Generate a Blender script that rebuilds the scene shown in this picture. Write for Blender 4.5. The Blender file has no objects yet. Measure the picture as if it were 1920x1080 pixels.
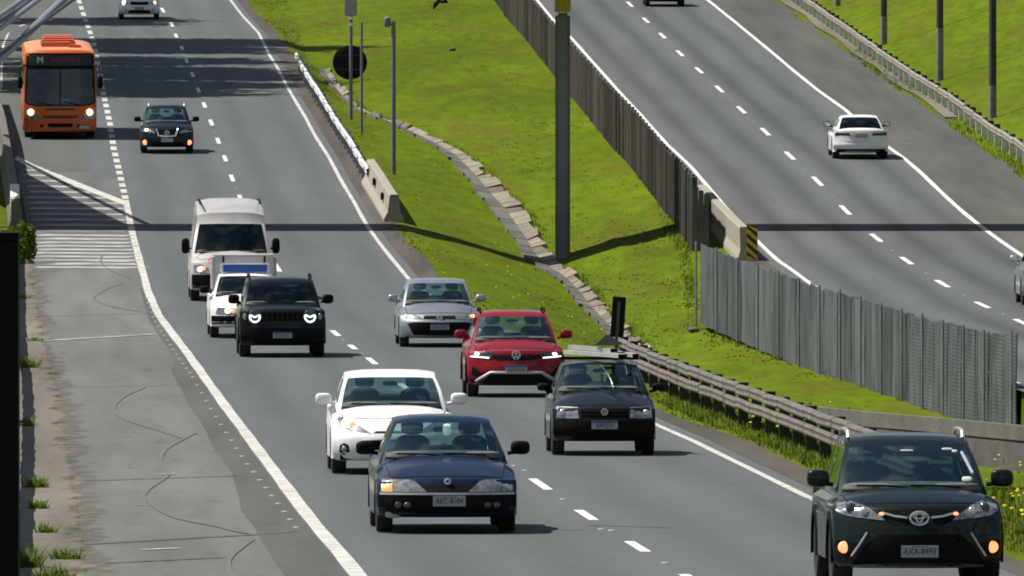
import bpy, bmesh, math, random
import numpy as np
from mathutils import Vector, Matrix
from mathutils.bvhtree import BVHTree
from mathutils.geometry import tessellate_polygon
random.seed(7); rng = np.random.default_rng(7)
R = math.radians
C = bpy.context.scene.collection
scene = bpy.context.scene

# ------------------------------------------------------------------ camera, sky, sun, exposure
FPX = 26000.0                       # focal length in pixels of a 1920 px wide picture
PITCH = 820.0 / FPX
ZC = 9.0
cam_d = bpy.data.cameras.new('camera'); cam = bpy.data.objects.new('camera', cam_d); C.objects.link(cam)
cam_d.sensor_width = 36.0; cam_d.lens = 36.0 * FPX / 1920.0
cam_d.clip_start = 1.0; cam_d.clip_end = 9000.0
cam.location = (0, 0, ZC); cam.rotation_euler = (math.pi / 2 - PITCH, 0, 0)
scene.camera = cam

SUN_EL, SUN_BACK = R(57), R(13)     # sun from the left, a little beyond the scene
sdir = Vector((-math.cos(SUN_EL) * math.cos(SUN_BACK), math.cos(SUN_EL) * math.sin(SUN_BACK), math.sin(SUN_EL)))
world = bpy.data.worlds.new('World'); scene.world = world; world.use_nodes = True
wn = world.node_tree.nodes; wl = world.node_tree.links
bg = wn['Background']; bg.inputs['Strength'].default_value = 0.05
sky = wn.new('ShaderNodeTexSky'); sky.sky_type = 'NISHITA'; sky.sun_disc = False
sky.sun_elevation = SUN_EL; sky.sun_rotation = math.atan2(sdir.x, sdir.y); sky.air_density = 1.0; sky.dust_density = 0.6
tc = wn.new('ShaderNodeTexCoord'); mp = wn.new('ShaderNodeMapping'); mp.inputs['Scale'].default_value = (1, 1, 2.2)
cn = wn.new('ShaderNodeTexNoise'); cn.inputs['Scale'].default_value = 3.2; cn.inputs['Detail'].default_value = 6; cn.inputs['Roughness'].default_value = 0.55
cr = wn.new('ShaderNodeValToRGB'); cr.color_ramp.elements[0].position = 0.47; cr.color_ramp.elements[1].position = 0.66
cr.color_ramp.elements[1].color = (0.85, 0.85, 0.85, 1)
mx = wn.new('ShaderNodeMixRGB'); mx.inputs['Color2'].default_value = (10, 10.3, 10.6, 1)
wl.new(tc.outputs['Generated'], mp.inputs['Vector']); wl.new(mp.outputs[0], cn.inputs['Vector'])
wl.new(cn.outputs['Fac'], cr.inputs['Fac']); wl.new(cr.outputs['Color'], mx.inputs['Fac'])
wl.new(sky.outputs[0], mx.inputs['Color1']); wl.new(mx.outputs[0], bg.inputs['Color'])
sl = bpy.data.lights.new('sun', 'SUN'); sl.energy = 5.0; sl.angle = R(0.53); sl.color = (1.0, 0.95, 0.87)
so = bpy.data.objects.new('sun', sl); C.objects.link(so); so.location = sdir * 200
so.rotation_euler = (-sdir).to_track_quat('-Z', 'Y').to_euler()
scene.view_settings.view_transform = 'Standard'; scene.view_settings.look = 'None'
scene.cycles.filter_width = 1.9
scene.view_settings.gamma = 1.0; scene.view_settings.use_curve_mapping = False
scene.view_settings.exposure = 0.42

# ------------------------------------------------------------------ tags and mesh helpers
def tag(o, label=None, cat=None, group=None, kind=None):
    if label: o['label'] = label
    if cat: o['category'] = cat
    if group: o['group'] = group
    if kind: o['kind'] = kind
    return o
def empty(name, loc, rot=(0, 0, 0), label=None, cat=None, group=None):
    o = bpy.data.objects.new(name, None); C.objects.link(o); o.location = loc; o.rotation_euler = rot
    o.empty_display_size = 0.3
    return tag(o, label, cat, group)

class MB:
    def __init__(s): s.v = []; s.f = []; s.m = []; s.uv = None
    def add(s, vs, fs, mi=0):
        n = len(s.v); s.v.extend([tuple(p) for p in vs]); s.f.extend([tuple(n + i for i in f) for f in fs]); s.m.extend([mi] * len(fs)); return s
    def grid(s, rows, mi=0, close=False):
        nr, nc = len(rows), len(rows[0]); vs = [p for r in rows for p in r]; fs = []
        for i in range(nr - 1):
            for j in range(nc if close else nc - 1):
                k = (j + 1) % nc
                fs.append((i * nc + j, i * nc + k, (i + 1) * nc + k, (i + 1) * nc + j))
        return s.add(vs, fs, mi)
    def box(s, x0, x1, y0, y1, z0, z1, mi=0, M=None, b=0.0):
        if b <= 0:
            vs = [Vector((x, y, z)) for z in (z0, z1) for y in (y0, y1) for x in (x0, x1)]
            fs = [(0, 2, 3, 1), (4, 5, 7, 6), (0, 1, 5, 4), (2, 6, 7, 3), (0, 4, 6, 2), (1, 3, 7, 5)]
        else:
            bm = bmesh.new(); bmesh.ops.create_cube(bm, size=1)
            for v in bm.verts: v.co = Vector(((x0 + x1) / 2 + v.co.x * (x1 - x0), (y0 + y1) / 2 + v.co.y * (y1 - y0), (z0 + z1) / 2 + v.co.z * (z1 - z0)))
            bmesh.ops.bevel(bm, geom=bm.edges[:], offset=b, segments=2, affect='EDGES')
            bm.verts.index_update(); vs = [v.co.copy() for v in bm.verts]; fs = [[v.index for v in f.verts] for f in bm.faces]; bm.free()
        if M: vs = [M @ p for p in vs]
        return s.add(vs, fs, mi)
    def tube(s, path, r, n=8, mi=0, cap=True):
        path = [Vector(p) for p in path]; rows = []; rr = r if isinstance(r, (list, tuple)) else [r] * len(path)
        for i, p in enumerate(path):
            d = (path[min(i + 1, len(path) - 1)] - path[max(i - 1, 0)]).normalized()
            a = d.cross(Vector((0, 0, 1)) if abs(d.z) < 0.9 else Vector((0, 1, 0))).normalized(); b = d.cross(a)
            rows.append([p + (a * math.cos(t) + b * math.sin(t)) * rr[i] for t in [2 * math.pi * k / n for k in range(n)]])
        s.grid(rows, mi, True)
        if cap: s.add(rows[0], [tuple(range(n))], mi); s.add(rows[-1], [tuple(range(n))], mi)
        return s
    def lathe(s, prof, n=24, mi=0, M=None, axis='x'):
        rows = []
        for a, r in prof:
            row = []
            for k in range(n):
                t = 2 * math.pi * k / n
                p = Vector((a, r * math.cos(t), r * math.sin(t))) if axis == 'x' else (Vector((r * math.cos(t), a, r * math.sin(t))) if axis == 'y' else Vector((r * math.cos(t), r * math.sin(t), a)))
                row.append(M @ p if M else p)
            rows.append(row)
        return s.grid(rows, mi, True)
    def sell(s, c, r, e=0.6, nu=16, nv=10, mi=0, M=None):
        sg = lambda x, p: math.copysign(abs(x) ** p, x); rows = []
        for i in range(nv + 1):
            a = -math.pi / 2 + math.pi * i / nv; row = []
            for j in range(nu):
                t = 2 * math.pi * j / nu
                p = Vector((r[0] * sg(math.cos(a), e) * sg(math.cos(t), e), r[1] * sg(math.cos(a), e) * sg(math.sin(t), e), r[2] * sg(math.sin(a), e))) 
                p = (M @ p if M else p) + Vector(c); row.append(p)
            rows.append(row)
        return s.grid(rows, mi, True)
    def mesh(s, name, mats, smooth=True, ang=35, weld=True):
        me = bpy.data.meshes.new(name); me.from_pydata(s.v, [], s.f)
        mats = mats if isinstance(mats, (list, tuple)) else [mats]
        for m in mats: me.materials.append(m)
        me.polygons.foreach_set('material_index', s.m)
        if s.uv is not None:
            lay = me.uv_layers.new(name='road'); idx = np.zeros(len(me.loops), dtype=np.int64); me.loops.foreach_get('vertex_index', idx)
            lay.data.foreach_set('uv', np.asarray(s.uv, dtype=np.float32)[idx].ravel())
        if weld:
            bm = bmesh.new(); bm.from_mesh(me); bmesh.ops.remove_doubles(bm, verts=bm.verts[:], dist=1e-5)
            bmesh.ops.recalc_face_normals(bm, faces=bm.faces[:]); bm.to_mesh(me); bm.free()
        if smooth:
            me.polygons.foreach_set('use_smooth', [True] * len(me.polygons)); me.set_sharp_from_angle(angle=R(ang))
        me.update(); return me
    def build(s, name, mats, parent=None, smooth=True, ang=35, weld=True):
        o = bpy.data.objects.new(name, s.mesh(name, mats, smooth, ang, weld)); C.objects.link(o)
        if parent is not None: o.parent = parent
        return o
def link_mesh(name, me, parent=None, loc=(0, 0, 0), rot=(0, 0, 0), scale=(1, 1, 1)):
    o = bpy.data.objects.new(name, me); C.objects.link(o); o.location = loc; o.rotation_euler = rot; o.scale = scale
    if parent is not None: o.parent = parent
    return o

# ------------------------------------------------------------------ materials
def lin(c): return tuple(((x / 255) / 12.92 if x / 255 <= 0.04045 else ((x / 255 + 0.055) / 1.055) ** 2.4) for x in c)
def mat(name, col, rough=0.6, metal=0.0, coat=0.0, var=0.12, vscale=6.0, bump=0.0, bscale=40.0, emit=0.0, ecol=None, spec=0.5, trans=None):
    m = bpy.data.materials.new(name); m.use_nodes = True; nt = m.node_tree; b = nt.nodes['Principled BSDF']
    b.inputs['Roughness'].default_value = rough; b.inputs['Metallic'].default_value = metal
    b.inputs['Coat Weight'].default_value = coat; b.inputs['Coat Roughness'].default_value = 0.04
    b.inputs['Specular IOR Level'].default_value = spec
    t = nt.nodes.new('ShaderNodeTexCoord')
    n = nt.nodes.new('ShaderNodeTexNoise'); n.inputs['Scale'].default_value = vscale; n.inputs['Detail'].default_value = 5
    nt.links.new(t.outputs['Object'], n.inputs['Vector'])
    r = nt.nodes.new('ShaderNodeValToRGB'); r.color_ramp.elements[0].position = 0.3; r.color_ramp.elements[1].position = 0.7
    r.color_ramp.elements[0].color = tuple(max(0, x * (1 - var)) for x in col[:3]) + (1,)
    r.color_ramp.elements[1].color = tuple(min(1, x * (1 + var)) for x in col[:3]) + (1,)
    nt.links.new(n.outputs['Fac'], r.inputs['Fac']); nt.links.new(r.outputs['Color'], b.inputs['Base Color'])
    if bump:
        n2 = nt.nodes.new('ShaderNodeTexNoise'); n2.inputs['Scale'].default_value = bscale; n2.inputs['Detail'].default_value = 4
        nt.links.new(t.outputs['Object'], n2.inputs['Vector'])
        bp = nt.nodes.new('ShaderNodeBump'); bp.inputs['Strength'].default_value = bump; bp.inputs['Distance'].default_value = 0.03
        nt.links.new(n2.outputs['Fac'], bp.inputs['Height']); nt.links.new(bp.outputs[0], b.inputs['Normal'])
    if emit:
        b.inputs['Emission Color'].default_value = (ecol or col)[:3] + (1,); b.inputs['Emission Strength'].default_value = emit
    return m
def glass(name, tint, ior=1.5):
    m = bpy.data.materials.new(name); m.use_nodes = True; nt = m.node_tree; nt.nodes.remove(nt.nodes['Principled BSDF'])
    out = nt.nodes['Material Output']; tr = nt.nodes.new('ShaderNodeBsdfTransparent'); gl = nt.nodes.new('ShaderNodeBsdfGlossy')
    tr.inputs['Color'].default_value = tint + (1,); gl.inputs['Roughness'].default_value = 0.03; gl.inputs['Color'].default_value = (0.72, 0.98, 0.97, 1)
    ms = nt.nodes.new('ShaderNodeMixShader'); gg = nt.nodes.new('ShaderNodeNewGeometry'); dp = nt.nodes.new('ShaderNodeVectorMath'); dp.operation = 'DOT_PRODUCT'
    nt.links.new(gg.outputs['Normal'], dp.inputs[0]); nt.links.new(gg.outputs['Incoming'], dp.inputs[1])
    def mth(op, a, b=None):
        q = nt.nodes.new('ShaderNodeMath'); q.operation = op
        for k_, x_ in enumerate((a, b)):
            if x_ is None: continue
            if isinstance(x_, (int, float)): q.inputs[k_].default_value = x_
            else: nt.links.new(x_, q.inputs[k_])
        return q.outputs[0]
    f0 = ((ior - 1) / (ior + 1)) ** 2; om = mth('SUBTRACT', 1.0, mth('ABSOLUTE', dp.outputs['Value'])); fres = mth('ADD', mth('MULTIPLY', mth('POWER', om, 5.0), 1 - f0), f0)
    n = nt.nodes.new('ShaderNodeTexNoise'); n.inputs['Scale'].default_value = 2.0
    mm = nt.nodes.new('ShaderNodeMath'); mm.operation = 'MULTIPLY_ADD'; mm.inputs[1].default_value = 0.06; mm.inputs[2].default_value = 0.0
    nt.links.new(n.outputs['Fac'], mm.inputs[0]); nt.links.new(mm.outputs[0], gl.inputs['Roughness'])
    nt.links.new(fres, ms.inputs[0]); nt.links.new(tr.outputs[0], ms.inputs[1]); nt.links.new(gl.outputs[0], ms.inputs[2])
    nt.links.new(ms.outputs[0], out.inputs['Surface']); return m

def grass_mat():
    m = bpy.data.materials.new('grass'); m.use_nodes = True; nt = m.node_tree; b = nt.nodes['Principled BSDF']
    b.inputs['Roughness'].default_value = 0.9; b.inputs['Specular IOR Level'].default_value = 0.04
    g = nt.nodes.new('ShaderNodeNewGeometry')
    def noise(sc, det, sx=1, sy=1):
        mp = nt.nodes.new('ShaderNodeMapping'); mp.inputs['Scale'].default_value = (sx, sy, 1)
        n = nt.nodes.new('ShaderNodeTexNoise'); n.inputs['Scale'].default_value = sc; n.inputs['Detail'].default_value = det; n.inputs['Roughness'].default_value = 0.6
        nt.links.new(g.outputs['Position'], mp.inputs['Vector']); nt.links.new(mp.outputs[0], n.inputs['Vector']); return n
    n1 = noise(0.45, 5, 1, 0.16); n2 = noise(2.2, 6, 1, 0.14); n3 = noise(0.16, 3, 1, 0.2)
    r1 = nt.nodes.new('ShaderNodeValToRGB'); e = r1.color_ramp.elements
    e[0].position = 0.32; e[0].color = (0.066, 0.096, 0.005, 1); e[1].position = 0.68; e[1].color = (0.102, 0.149, 0.0045, 1)
    e2 = r1.color_ramp.elements.new(0.5); e2.color = (0.085, 0.124, 0.004, 1)
    nt.links.new(n2.outputs['Fac'], r1.inputs['Fac'])
    r2 = nt.nodes.new('ShaderNodeValToRGB'); r2.color_ramp.elements[0].position = 0.47; r2.color_ramp.elements[1].position = 0.78
    nt.links.new(n1.outputs['Fac'], r2.inputs['Fac'])
    m1 = nt.nodes.new('ShaderNodeMixRGB'); m1.inputs['Color2'].default_value = (0.096, 0.078, 0.012, 1)
    nt.links.new(r2.outputs['Color'], m1.inputs['Fac']); nt.links.new(r1.outputs['Color'], m1.inputs['Color1'])
    r3 = nt.nodes.new('ShaderNodeValToRGB'); r3.color_ramp.elements[0].position = 0.35; r3.color_ramp.elements[1].position = 0.65
    r3.color_ramp.elements[0].color = (0.78, 0.84, 0.80, 1); r3.color_ramp.elements[1].color = (1.10, 1.10, 1.0, 1)
    nt.links.new(n3.outputs['Fac'], r3.inputs['Fac'])
    m2 = nt.nodes.new('ShaderNodeMixRGB'); m2.blend_type = 'MULTIPLY'; m2.inputs['Fac'].default_value = 1
    nt.links.new(m1.outputs[0], m2.inputs['Color1']); nt.links.new(r3.outputs['Color'], m2.inputs['Color2'])
    nt.links.new(m2.outputs[0], b.inputs['Base Color'])
    n4 = noise(5.0, 5); bp = nt.nodes.new('ShaderNodeBump'); bp.inputs['Strength'].default_value = 0.35; bp.inputs['Distance'].default_value = 0.05
    nt.links.new(n4.outputs['Fac'], bp.inputs['Height']); nt.links.new(bp.outputs[0], b.inputs['Normal'])
    return m

def asphalt(name, col, tracks=(), tcol=0.82, var=0.10, patch=0.15, rough=0.8):
    """asphalt with grain, lengthwise wear and darker wheel paths; uv = metres across, metres along"""
    m = bpy.data.materials.new(name); m.use_nodes = True; nt = m.node_tree; b = nt.nodes['Principled BSDF']
    b.inputs['Roughness'].default_value = rough; b.inputs['Specular IOR Level'].default_value = 0.08
    uv = nt.nodes.new('ShaderNodeUVMap'); uv.uv_map = 'road'
    def noise(sc, det, sx, sy):
        mp = nt.nodes.new('ShaderNodeMapping'); mp.inputs['Scale'].default_value = (sx, sy, 1)
        n = nt.nodes.new('ShaderNodeTexNoise'); n.inputs['Scale'].default_value = sc; n.inputs['Detail'].default_value = det
        nt.links.new(uv.outputs[0], mp.inputs['Vector']); nt.links.new(mp.outputs[0], n.inputs['Vector']); return n
    n1 = noise(1.0, 5, 1.2, 0.05); n2 = noise(1.0, 3, 9, 4); n3 = noise(1.0, 4, 0.35, 0.02)
    def ramp(n, lo, hi, a, c):
        r = nt.nodes.new('ShaderNodeValToRGB'); r.color_ramp.elements[0].position = lo; r.color_ramp.elements[1].position = hi
        r.color_ramp.elements[0].color = (a, a, a, 1); r.color_ramp.elements[1].color = (c, c, c, 1); nt.links.new(n.outputs['Fac'], r.inputs['Fac']); return r
    n5 = noise(1.0, 2, 14, 1.1); n6 = noise(1.0, 6, 2.5, 0.25)
    cur = None
    base = nt.nodes.new('ShaderNodeRGB'); base.outputs[0].default_value = col + (1,); cur = base.outputs[0]
    for r in (ramp(n1, 0.3, 0.7, 1 - var, 1 + var), ramp(n2, 0.3, 0.7, 0.93, 1.07), ramp(n3, 0.3, 0.7, 1 - patch, 1 + patch), ramp(n5, 0.62, 0.80, 1.0, 1.0 + var * 1.6), ramp(n6, 0.25, 0.42, 1 - var * 1.5, 1.0)):
        x = nt.nodes.new('ShaderNodeMixRGB'); x.blend_type = 'MULTIPLY'; x.inputs['Fac'].default_value = 1
        nt.links.new(cur, x.inputs['Color1']); nt.links.new(r.outputs['Color'], x.inputs['Color2']); cur = x.outputs[0]
    if tracks:
        sp = nt.nodes.new('ShaderNodeSeparateXYZ'); nt.links.new(uv.outputs[0], sp.inputs[0])
        tot = None
        for c, w in tracks:
            a = nt.nodes.new('ShaderNodeMath'); a.operation = 'SUBTRACT'; a.inputs[1].default_value = c; nt.links.new(sp.outputs[0], a.inputs[0])
            q = nt.nodes.new('ShaderNodeMath'); q.operation = 'MULTIPLY'; nt.links.new(a.outputs[0], q.inputs[0]); nt.links.new(a.outputs[0], q.inputs[1])
            g = nt.nodes.new('ShaderNodeMath'); g.operation = 'MULTIPLY'; g.inputs[1].default_value = -1 / (w * w); nt.links.new(q.outputs[0], g.inputs[0])
            h = nt.nodes.new('ShaderNodeMath'); h.operation = 'EXPONENT'; nt.links.new(g.outputs[0], h.inputs[0])
            if tot is None: tot = h
            else:
                s_ = nt.nodes.new('ShaderNodeMath'); s_.operation = 'ADD'; nt.links.new(tot.outputs[0], s_.inputs[0]); nt.links.new(h.outputs[0], s_.inputs[1]); tot = s_
        x = nt.nodes.new('ShaderNodeMixRGB'); x.blend_type = 'MULTIPLY'; x.inputs['Color2'].default_value = (tcol, tcol, tcol, 1)
        x.use_clamp = True; nt.links.new(tot.outputs[0], x.inputs['Fac']); nt.links.new(cur, x.inputs['Color1']); cur = x.outputs[0]
    nt.links.new(cur, b.inputs['Base Color'])
    bp = nt.nodes.new('ShaderNodeBump'); bp.inputs['Strength'].default_value = 0.25; bp.inputs['Distance'].default_value = 0.01
    nt.links.new(n2.outputs['Fac'], bp.inputs['Height']); nt.links.new(bp.outputs[0], b.inputs['Normal'])
    return m
def streak(name, c0, c1, rough=0.8, metal=0.0, sx=3.0, sz=0.25, rows=0.0):
    """vertical streaks (weathered boards, zinc sheets); rows > 0 adds fine horizontal wire rows"""
    m = bpy.data.materials.new(name); m.use_nodes = True; nt = m.node_tree; b = nt.nodes['Principled BSDF']
    b.inputs['Roughness'].default_value = rough; b.inputs['Metallic'].default_value = metal; b.inputs['Specular IOR Level'].default_value = 0.3
    g = nt.nodes.new('ShaderNodeNewGeometry'); mp = nt.nodes.new('ShaderNodeMapping'); mp.inputs['Scale'].default_value = (sx, sx * 0.25, sz)
    n = nt.nodes.new('ShaderNodeTexNoise'); n.inputs['Scale'].default_value = 2.2; n.inputs['Detail'].default_value = 6; n.inputs['Roughness'].default_value = 0.65
    nt.links.new(g.outputs['Position'], mp.inputs['Vector']); nt.links.new(mp.outputs[0], n.inputs['Vector'])
    r = nt.nodes.new('ShaderNodeValToRGB'); r.color_ramp.elements[0].position = 0.35; r.color_ramp.elements[1].position = 0.65
    r.color_ramp.elements[0].color = c0 + (1,); r.color_ramp.elements[1].color = c1 + (1,); nt.links.new(n.outputs['Fac'], r.inputs['Fac'])
    oi = nt.nodes.new('ShaderNodeObjectInfo'); mr = nt.nodes.new('ShaderNodeMapRange'); mr.inputs['To Min'].default_value = 0.72; mr.inputs['To Max'].default_value = 1.28
    nt.links.new(oi.outputs['Random'], mr.inputs['Value'])
    x = nt.nodes.new('ShaderNodeMixRGB'); x.blend_type = 'MULTIPLY'; x.inputs['Fac'].default_value = 1
    nt.links.new(r.outputs['Color'], x.inputs['Color1']); nt.links.new(mr.outputs[0], x.inputs['Color2']); cur = x.outputs[0]
    if rows:
        w = nt.nodes.new('ShaderNodeTexWave'); w.bands_direction = 'Z'; w.inputs['Scale'].default_value = rows; w.inputs['Distortion'].default_value = 1.2; w.inputs['Detail'].default_value = 1
        nt.links.new(g.outputs['Position'], w.inputs['Vector'])
        rr = nt.nodes.new('ShaderNodeValToRGB'); rr.color_ramp.elements[0].position = 0.35; rr.color_ramp.elements[1].position = 0.75
        rr.color_ramp.elements[0].color = (0.80, 0.80, 0.80, 1); rr.color_ramp.elements[1].color = (1.15, 1.15, 1.15, 1); nt.links.new(w.outputs['Fac'], rr.inputs['Fac'])
        y = nt.nodes.new('ShaderNodeMixRGB'); y.blend_type = 'MULTIPLY'; y.inputs['Fac'].default_value = 1
        nt.links.new(cur, y.inputs['Color1']); nt.links.new(rr.outputs['Color'], y.inputs['Color2']); cur = y.outputs[0]
    nt.links.new(cur, b.inputs['Base Color'])
    return m
def leaf_mat(name, col, var=0.35):
    m = mat(name, col, 0.7, var=var, vscale=1.7, spec=0.2); nt = m.node_tree; b = nt.nodes['Principled BSDF']
    tl = nt.nodes.new('ShaderNodeBsdfTranslucent'); ms = nt.nodes.new('ShaderNodeMixShader'); ms.inputs[0].default_value = 0.35
    src = b.inputs['Base Color'].links[0].from_socket; nt.links.new(src, tl.inputs['Color'])
    nt.links.new(b.outputs[0], ms.inputs[1]); nt.links.new(tl.outputs[0], ms.inputs[2]); nt.links.new(ms.outputs[0], nt.nodes['Material Output'].inputs['Surface'])
    return m

M = {}
M['grass'] = grass_mat()
M['blade'] = leaf_mat('grass_blade', (0.080, 0.116, 0.0045), 0.25)
M['weed'] = leaf_mat('weed_leaf', (0.085, 0.130, 0.006), 0.45)
M['leaf'] = leaf_mat('tree_leaf', (0.05, 0.085, 0.02), 0.4)
M['bark'] = mat('bark', (0.14, 0.10, 0.07), 0.9, bump=0.6, bscale=12)
M['asphalt'] = asphalt('asphalt', (0.100, 0.110, 0.113), [(0.95, .42), (2.65, .42), (4.5, .42), (6.2, .42)], 0.88, 0.06, 0.04)
M['asphalt2'] = asphalt('asphalt_right', (0.104, 0.111, 0.113), [(1.0, .40), (2.7, .40), (4.5, .40), (6.2, .40)], 0.70, 0.08, 0.10)
M['shoulder'] = asphalt('old_asphalt', (0.128, 0.129, 0.124), (), 1, 0.13, 0.16)
M['shoulder2'] = asphalt('shoulder_asphalt', (0.086, 0.085, 0.076), (), 1, 0.13, 0.22)
M['patch'] = asphalt('asphalt_patch', (0.092, 0.093, 0.087), (), 1, 0.10, 0.12)
M['paint'] = mat('road_paint', (0.62, 0.61, 0.57), 0.7, var=0.12, vscale=3, bump=0.1)
M['paint_w'] = mat('worn_road_paint', (0.45, 0.44, 0.40), 0.75, var=0.3, vscale=2.2)
M['paint_old'] = mat('faded_road_paint', (0.30, 0.30, 0.285), 0.8, var=0.35, vscale=1.3)
M['dirt'] = asphalt('dirt', (0.148, 0.132, 0.112), (), 1, 0.16, 0.22)
def fray(m, col2):
    nt = m.node_tree; b = nt.nodes['Principled BSDF']; src = b.inputs['Base Color'].links[0].from_socket
    uv = nt.nodes.new('ShaderNodeUVMap'); uv.uv_map = 'road'; sp = nt.nodes.new('ShaderNodeSeparateXYZ'); nt.links.new(uv.outputs[0], sp.inputs[0])
    mp = nt.nodes.new('ShaderNodeMapping'); mp.inputs['Scale'].default_value = (1.1, .16, 1); n = nt.nodes.new('ShaderNodeTexNoise'); n.inputs['Scale'].default_value = 2.0; n.inputs['Detail'].default_value = 7; n.inputs['Roughness'].default_value = .65
    nt.links.new(uv.outputs[0], mp.inputs['Vector']); nt.links.new(mp.outputs[0], n.inputs['Vector'])
    a = nt.nodes.new('ShaderNodeMath'); a.operation = 'MULTIPLY_ADD'; a.inputs[1].default_value = 1.5; nt.links.new(n.outputs['Fac'], a.inputs[0]); nt.links.new(sp.outputs[0], a.inputs[2])
    r = nt.nodes.new('ShaderNodeMapRange'); r.inputs['From Min'].default_value = .62; r.inputs['From Max'].default_value = 1.0; nt.links.new(a.outputs[0], r.inputs['Value'])
    tr = nt.nodes.new('ShaderNodeBsdfTransparent'); ms = nt.nodes.new('ShaderNodeMixShader'); nt.links.new(r.outputs[0], ms.inputs[0]); nt.links.new(b.outputs[0], ms.inputs[1]); nt.links.new(tr.outputs[0], ms.inputs[2]); nt.links.new(ms.outputs[0], nt.nodes['Material Output'].inputs['Surface'])
fray(M['dirt'], (0.126, 0.127, 0.122))
M['dirt_d'] = asphalt('dark_dirt', (0.082, 0.073, 0.063), (), 1, 0.2, 0.25)
M['skid'] = mat('tyre_rubber_mark', (0.103, 0.103, 0.100), 0.8, var=0.2)
M['crack'] = mat('tar_seam', (0.07, 0.07, 0.068), 0.7, var=0.3)
M['conc'] = mat('concrete', (0.29, 0.265, 0.22), 0.9, var=0.18, vscale=2.5, bump=0.4, bscale=14)
M['conc_g'] = mat('grey_concrete', (0.115, 0.107, 0.094), 0.9, var=0.2, vscale=2.0, bump=0.4, bscale=14)
M['conc_t'] = mat('tan_concrete', (0.235, 0.20, 0.15), 0.95, var=0.38, vscale=1.1, bump=0.6, bscale=7)
M['conc_d'] = mat('dark_concrete', (0.085, 0.08, 0.072), 0.95, var=0.3, vscale=1.6, bump=0.5, bscale=9)
M['column'] = mat('column_concrete', (0.20, 0.20, 0.19), 0.9, var=0.12, vscale=1.2, bump=0.3, bscale=9)
M['yellow'] = mat('yellow_paint', (0.55, 0.36, 0.02), 0.6)
M['amberp'] = mat('amber_paint', (0.62, 0.36, 0.02), 0.5)
M['blackp'] = mat('black_paint', (0.012, 0.012, 0.014), 0.45)
M['black'] = mat('matt_black', (0.006, 0.006, 0.007), 0.7, spec=0.2)
M['zinc'] = streak('zinc_sheet', (0.046, 0.054, 0.056), (0.098, 0.110, 0.113), 0.65, 0.0, 3.0, 0.3)
M['wire'] = streak('zinc_wire_mesh', (0.05, 0.058, 0.06), (0.105, 0.117, 0.12), 0.6, 0.0, 3.0, 0.3, 4.2)
M['board'] = streak('dark_board', (0.032, 0.028, 0.026), (0.095, 0.082, 0.074), 0.85, 0.0, 7.0, 0.5)
M['rail_w'] = mat('white_rail', (0.62, 0.63, 0.62), 0.45, 0.0, var=0.12, vscale=2)
M['rail_o'] = mat('weathered_rail', (0.125, 0.108, 0.092), 0.7, 0.0, var=0.3, vscale=1.6, bump=0.2)
M['rail_r'] = mat('grey_rail', (0.23, 0.205, 0.18), 0.7, 0.0, var=0.25, vscale=1.3)
M['post_d'] = mat('dark_timber_post', (0.035, 0.03, 0.026), 0.9, var=0.4, vscale=6)
M['lime'] = mat('limewash', (0.72, 0.70, 0.62), 0.85, var=0.2, vscale=4)
M['steel'] = mat('galvanised_steel', (0.30, 0.31, 0.32), 0.5, 0.6, var=0.15)
M['pole_g'] = mat('grey_pole_paint', (0.16, 0.165, 0.17), 0.6, 0.2, var=0.15)
M['pole_d'] = mat('dark_pole', (0.045, 0.04, 0.04), 0.85, var=0.3, vscale=3)
M['pole_l'] = mat('pale_pole_base', (0.18, 0.17, 0.155), 0.85, var=0.25, vscale=4)
M['cable'] = mat('cable_sheath', (0.20, 0.20, 0.24), 0.45)
M['cable_d'] = mat('dark_cable_sheath', (0.05, 0.05, 0.06), 0.5)
M['flower'] = mat('yellow_petal', (0.75, 0.55, 0.01), 0.6)
M['stud'] = mat('road_stud', (0.34, 0.31, 0.23), 0.5)
# vehicles
M['tyre'] = mat('tyre_rubber', (0.018, 0.018, 0.018), 0.85, var=0.2)
M['rim'] = mat('alloy_rim', (0.35, 0.35, 0.36), 0.3, 0.9)
M['trim'] = mat('black_plastic', (0.007, 0.007, 0.008), 0.6, spec=0.08)
M['void'] = mat('deep_black', (0.004, 0.004, 0.004), 0.8, spec=0.15)
M['inter'] = mat('cabin_trim', (0.09, 0.093, 0.09), 0.8)
M['seat'] = mat('seat_cloth', (0.06, 0.062, 0.06), 0.9)
M['chrome'] = mat('chrome', (0.75, 0.76, 0.78), 0.2, 0.8, var=0.03)
M['silverp'] = mat('silver_plastic', (0.42, 0.43, 0.44), 0.4, 0.5)
M['lens'] = mat('lamp_lens', (0.30, 0.31, 0.32), 0.12, 0.55, coat=1.0, var=0.45, vscale=16)
M['lens_d'] = mat('dark_lamp_lens', (0.06, 0.062, 0.066), 0.12, 0.4, coat=1.0, var=0.5, vscale=16)
M['amber'] = mat('amber_lens', (0.70, 0.36, 0.06), 0.25, 0, coat=0.8)
M['red_l'] = mat('red_lens', (0.10, 0.006, 0.008), 0.2, 0, coat=0.8)
M['lit_w'] = mat('lit_white_lamp', (1, 0.96, 0.85), 0.3, emit=5.0, ecol=(1.0, 0.93, 0.78))
M['lit_a'] = mat('lit_warm_lamp', (1, 0.7, 0.35), 0.3, emit=4.5, ecol=(1.0, 0.60, 0.28))
M['lit_r'] = mat('orange_lamp_and_halo', (1, 0.35, 0.15), 0.3, emit=1.6, ecol=(1.0, 0.25, 0.10))  # also serves as painted glow halo around lit fog lamps
M['lit_g'] = mat('lit_cool_lamp', (0.8, 1.0, 0.85), 0.3, emit=1.7, ecol=(0.75, 1.0, 0.8))
M['plate'] = mat('number_plate', (0.33, 0.34, 0.34), 0.5, var=0.06)
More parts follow.
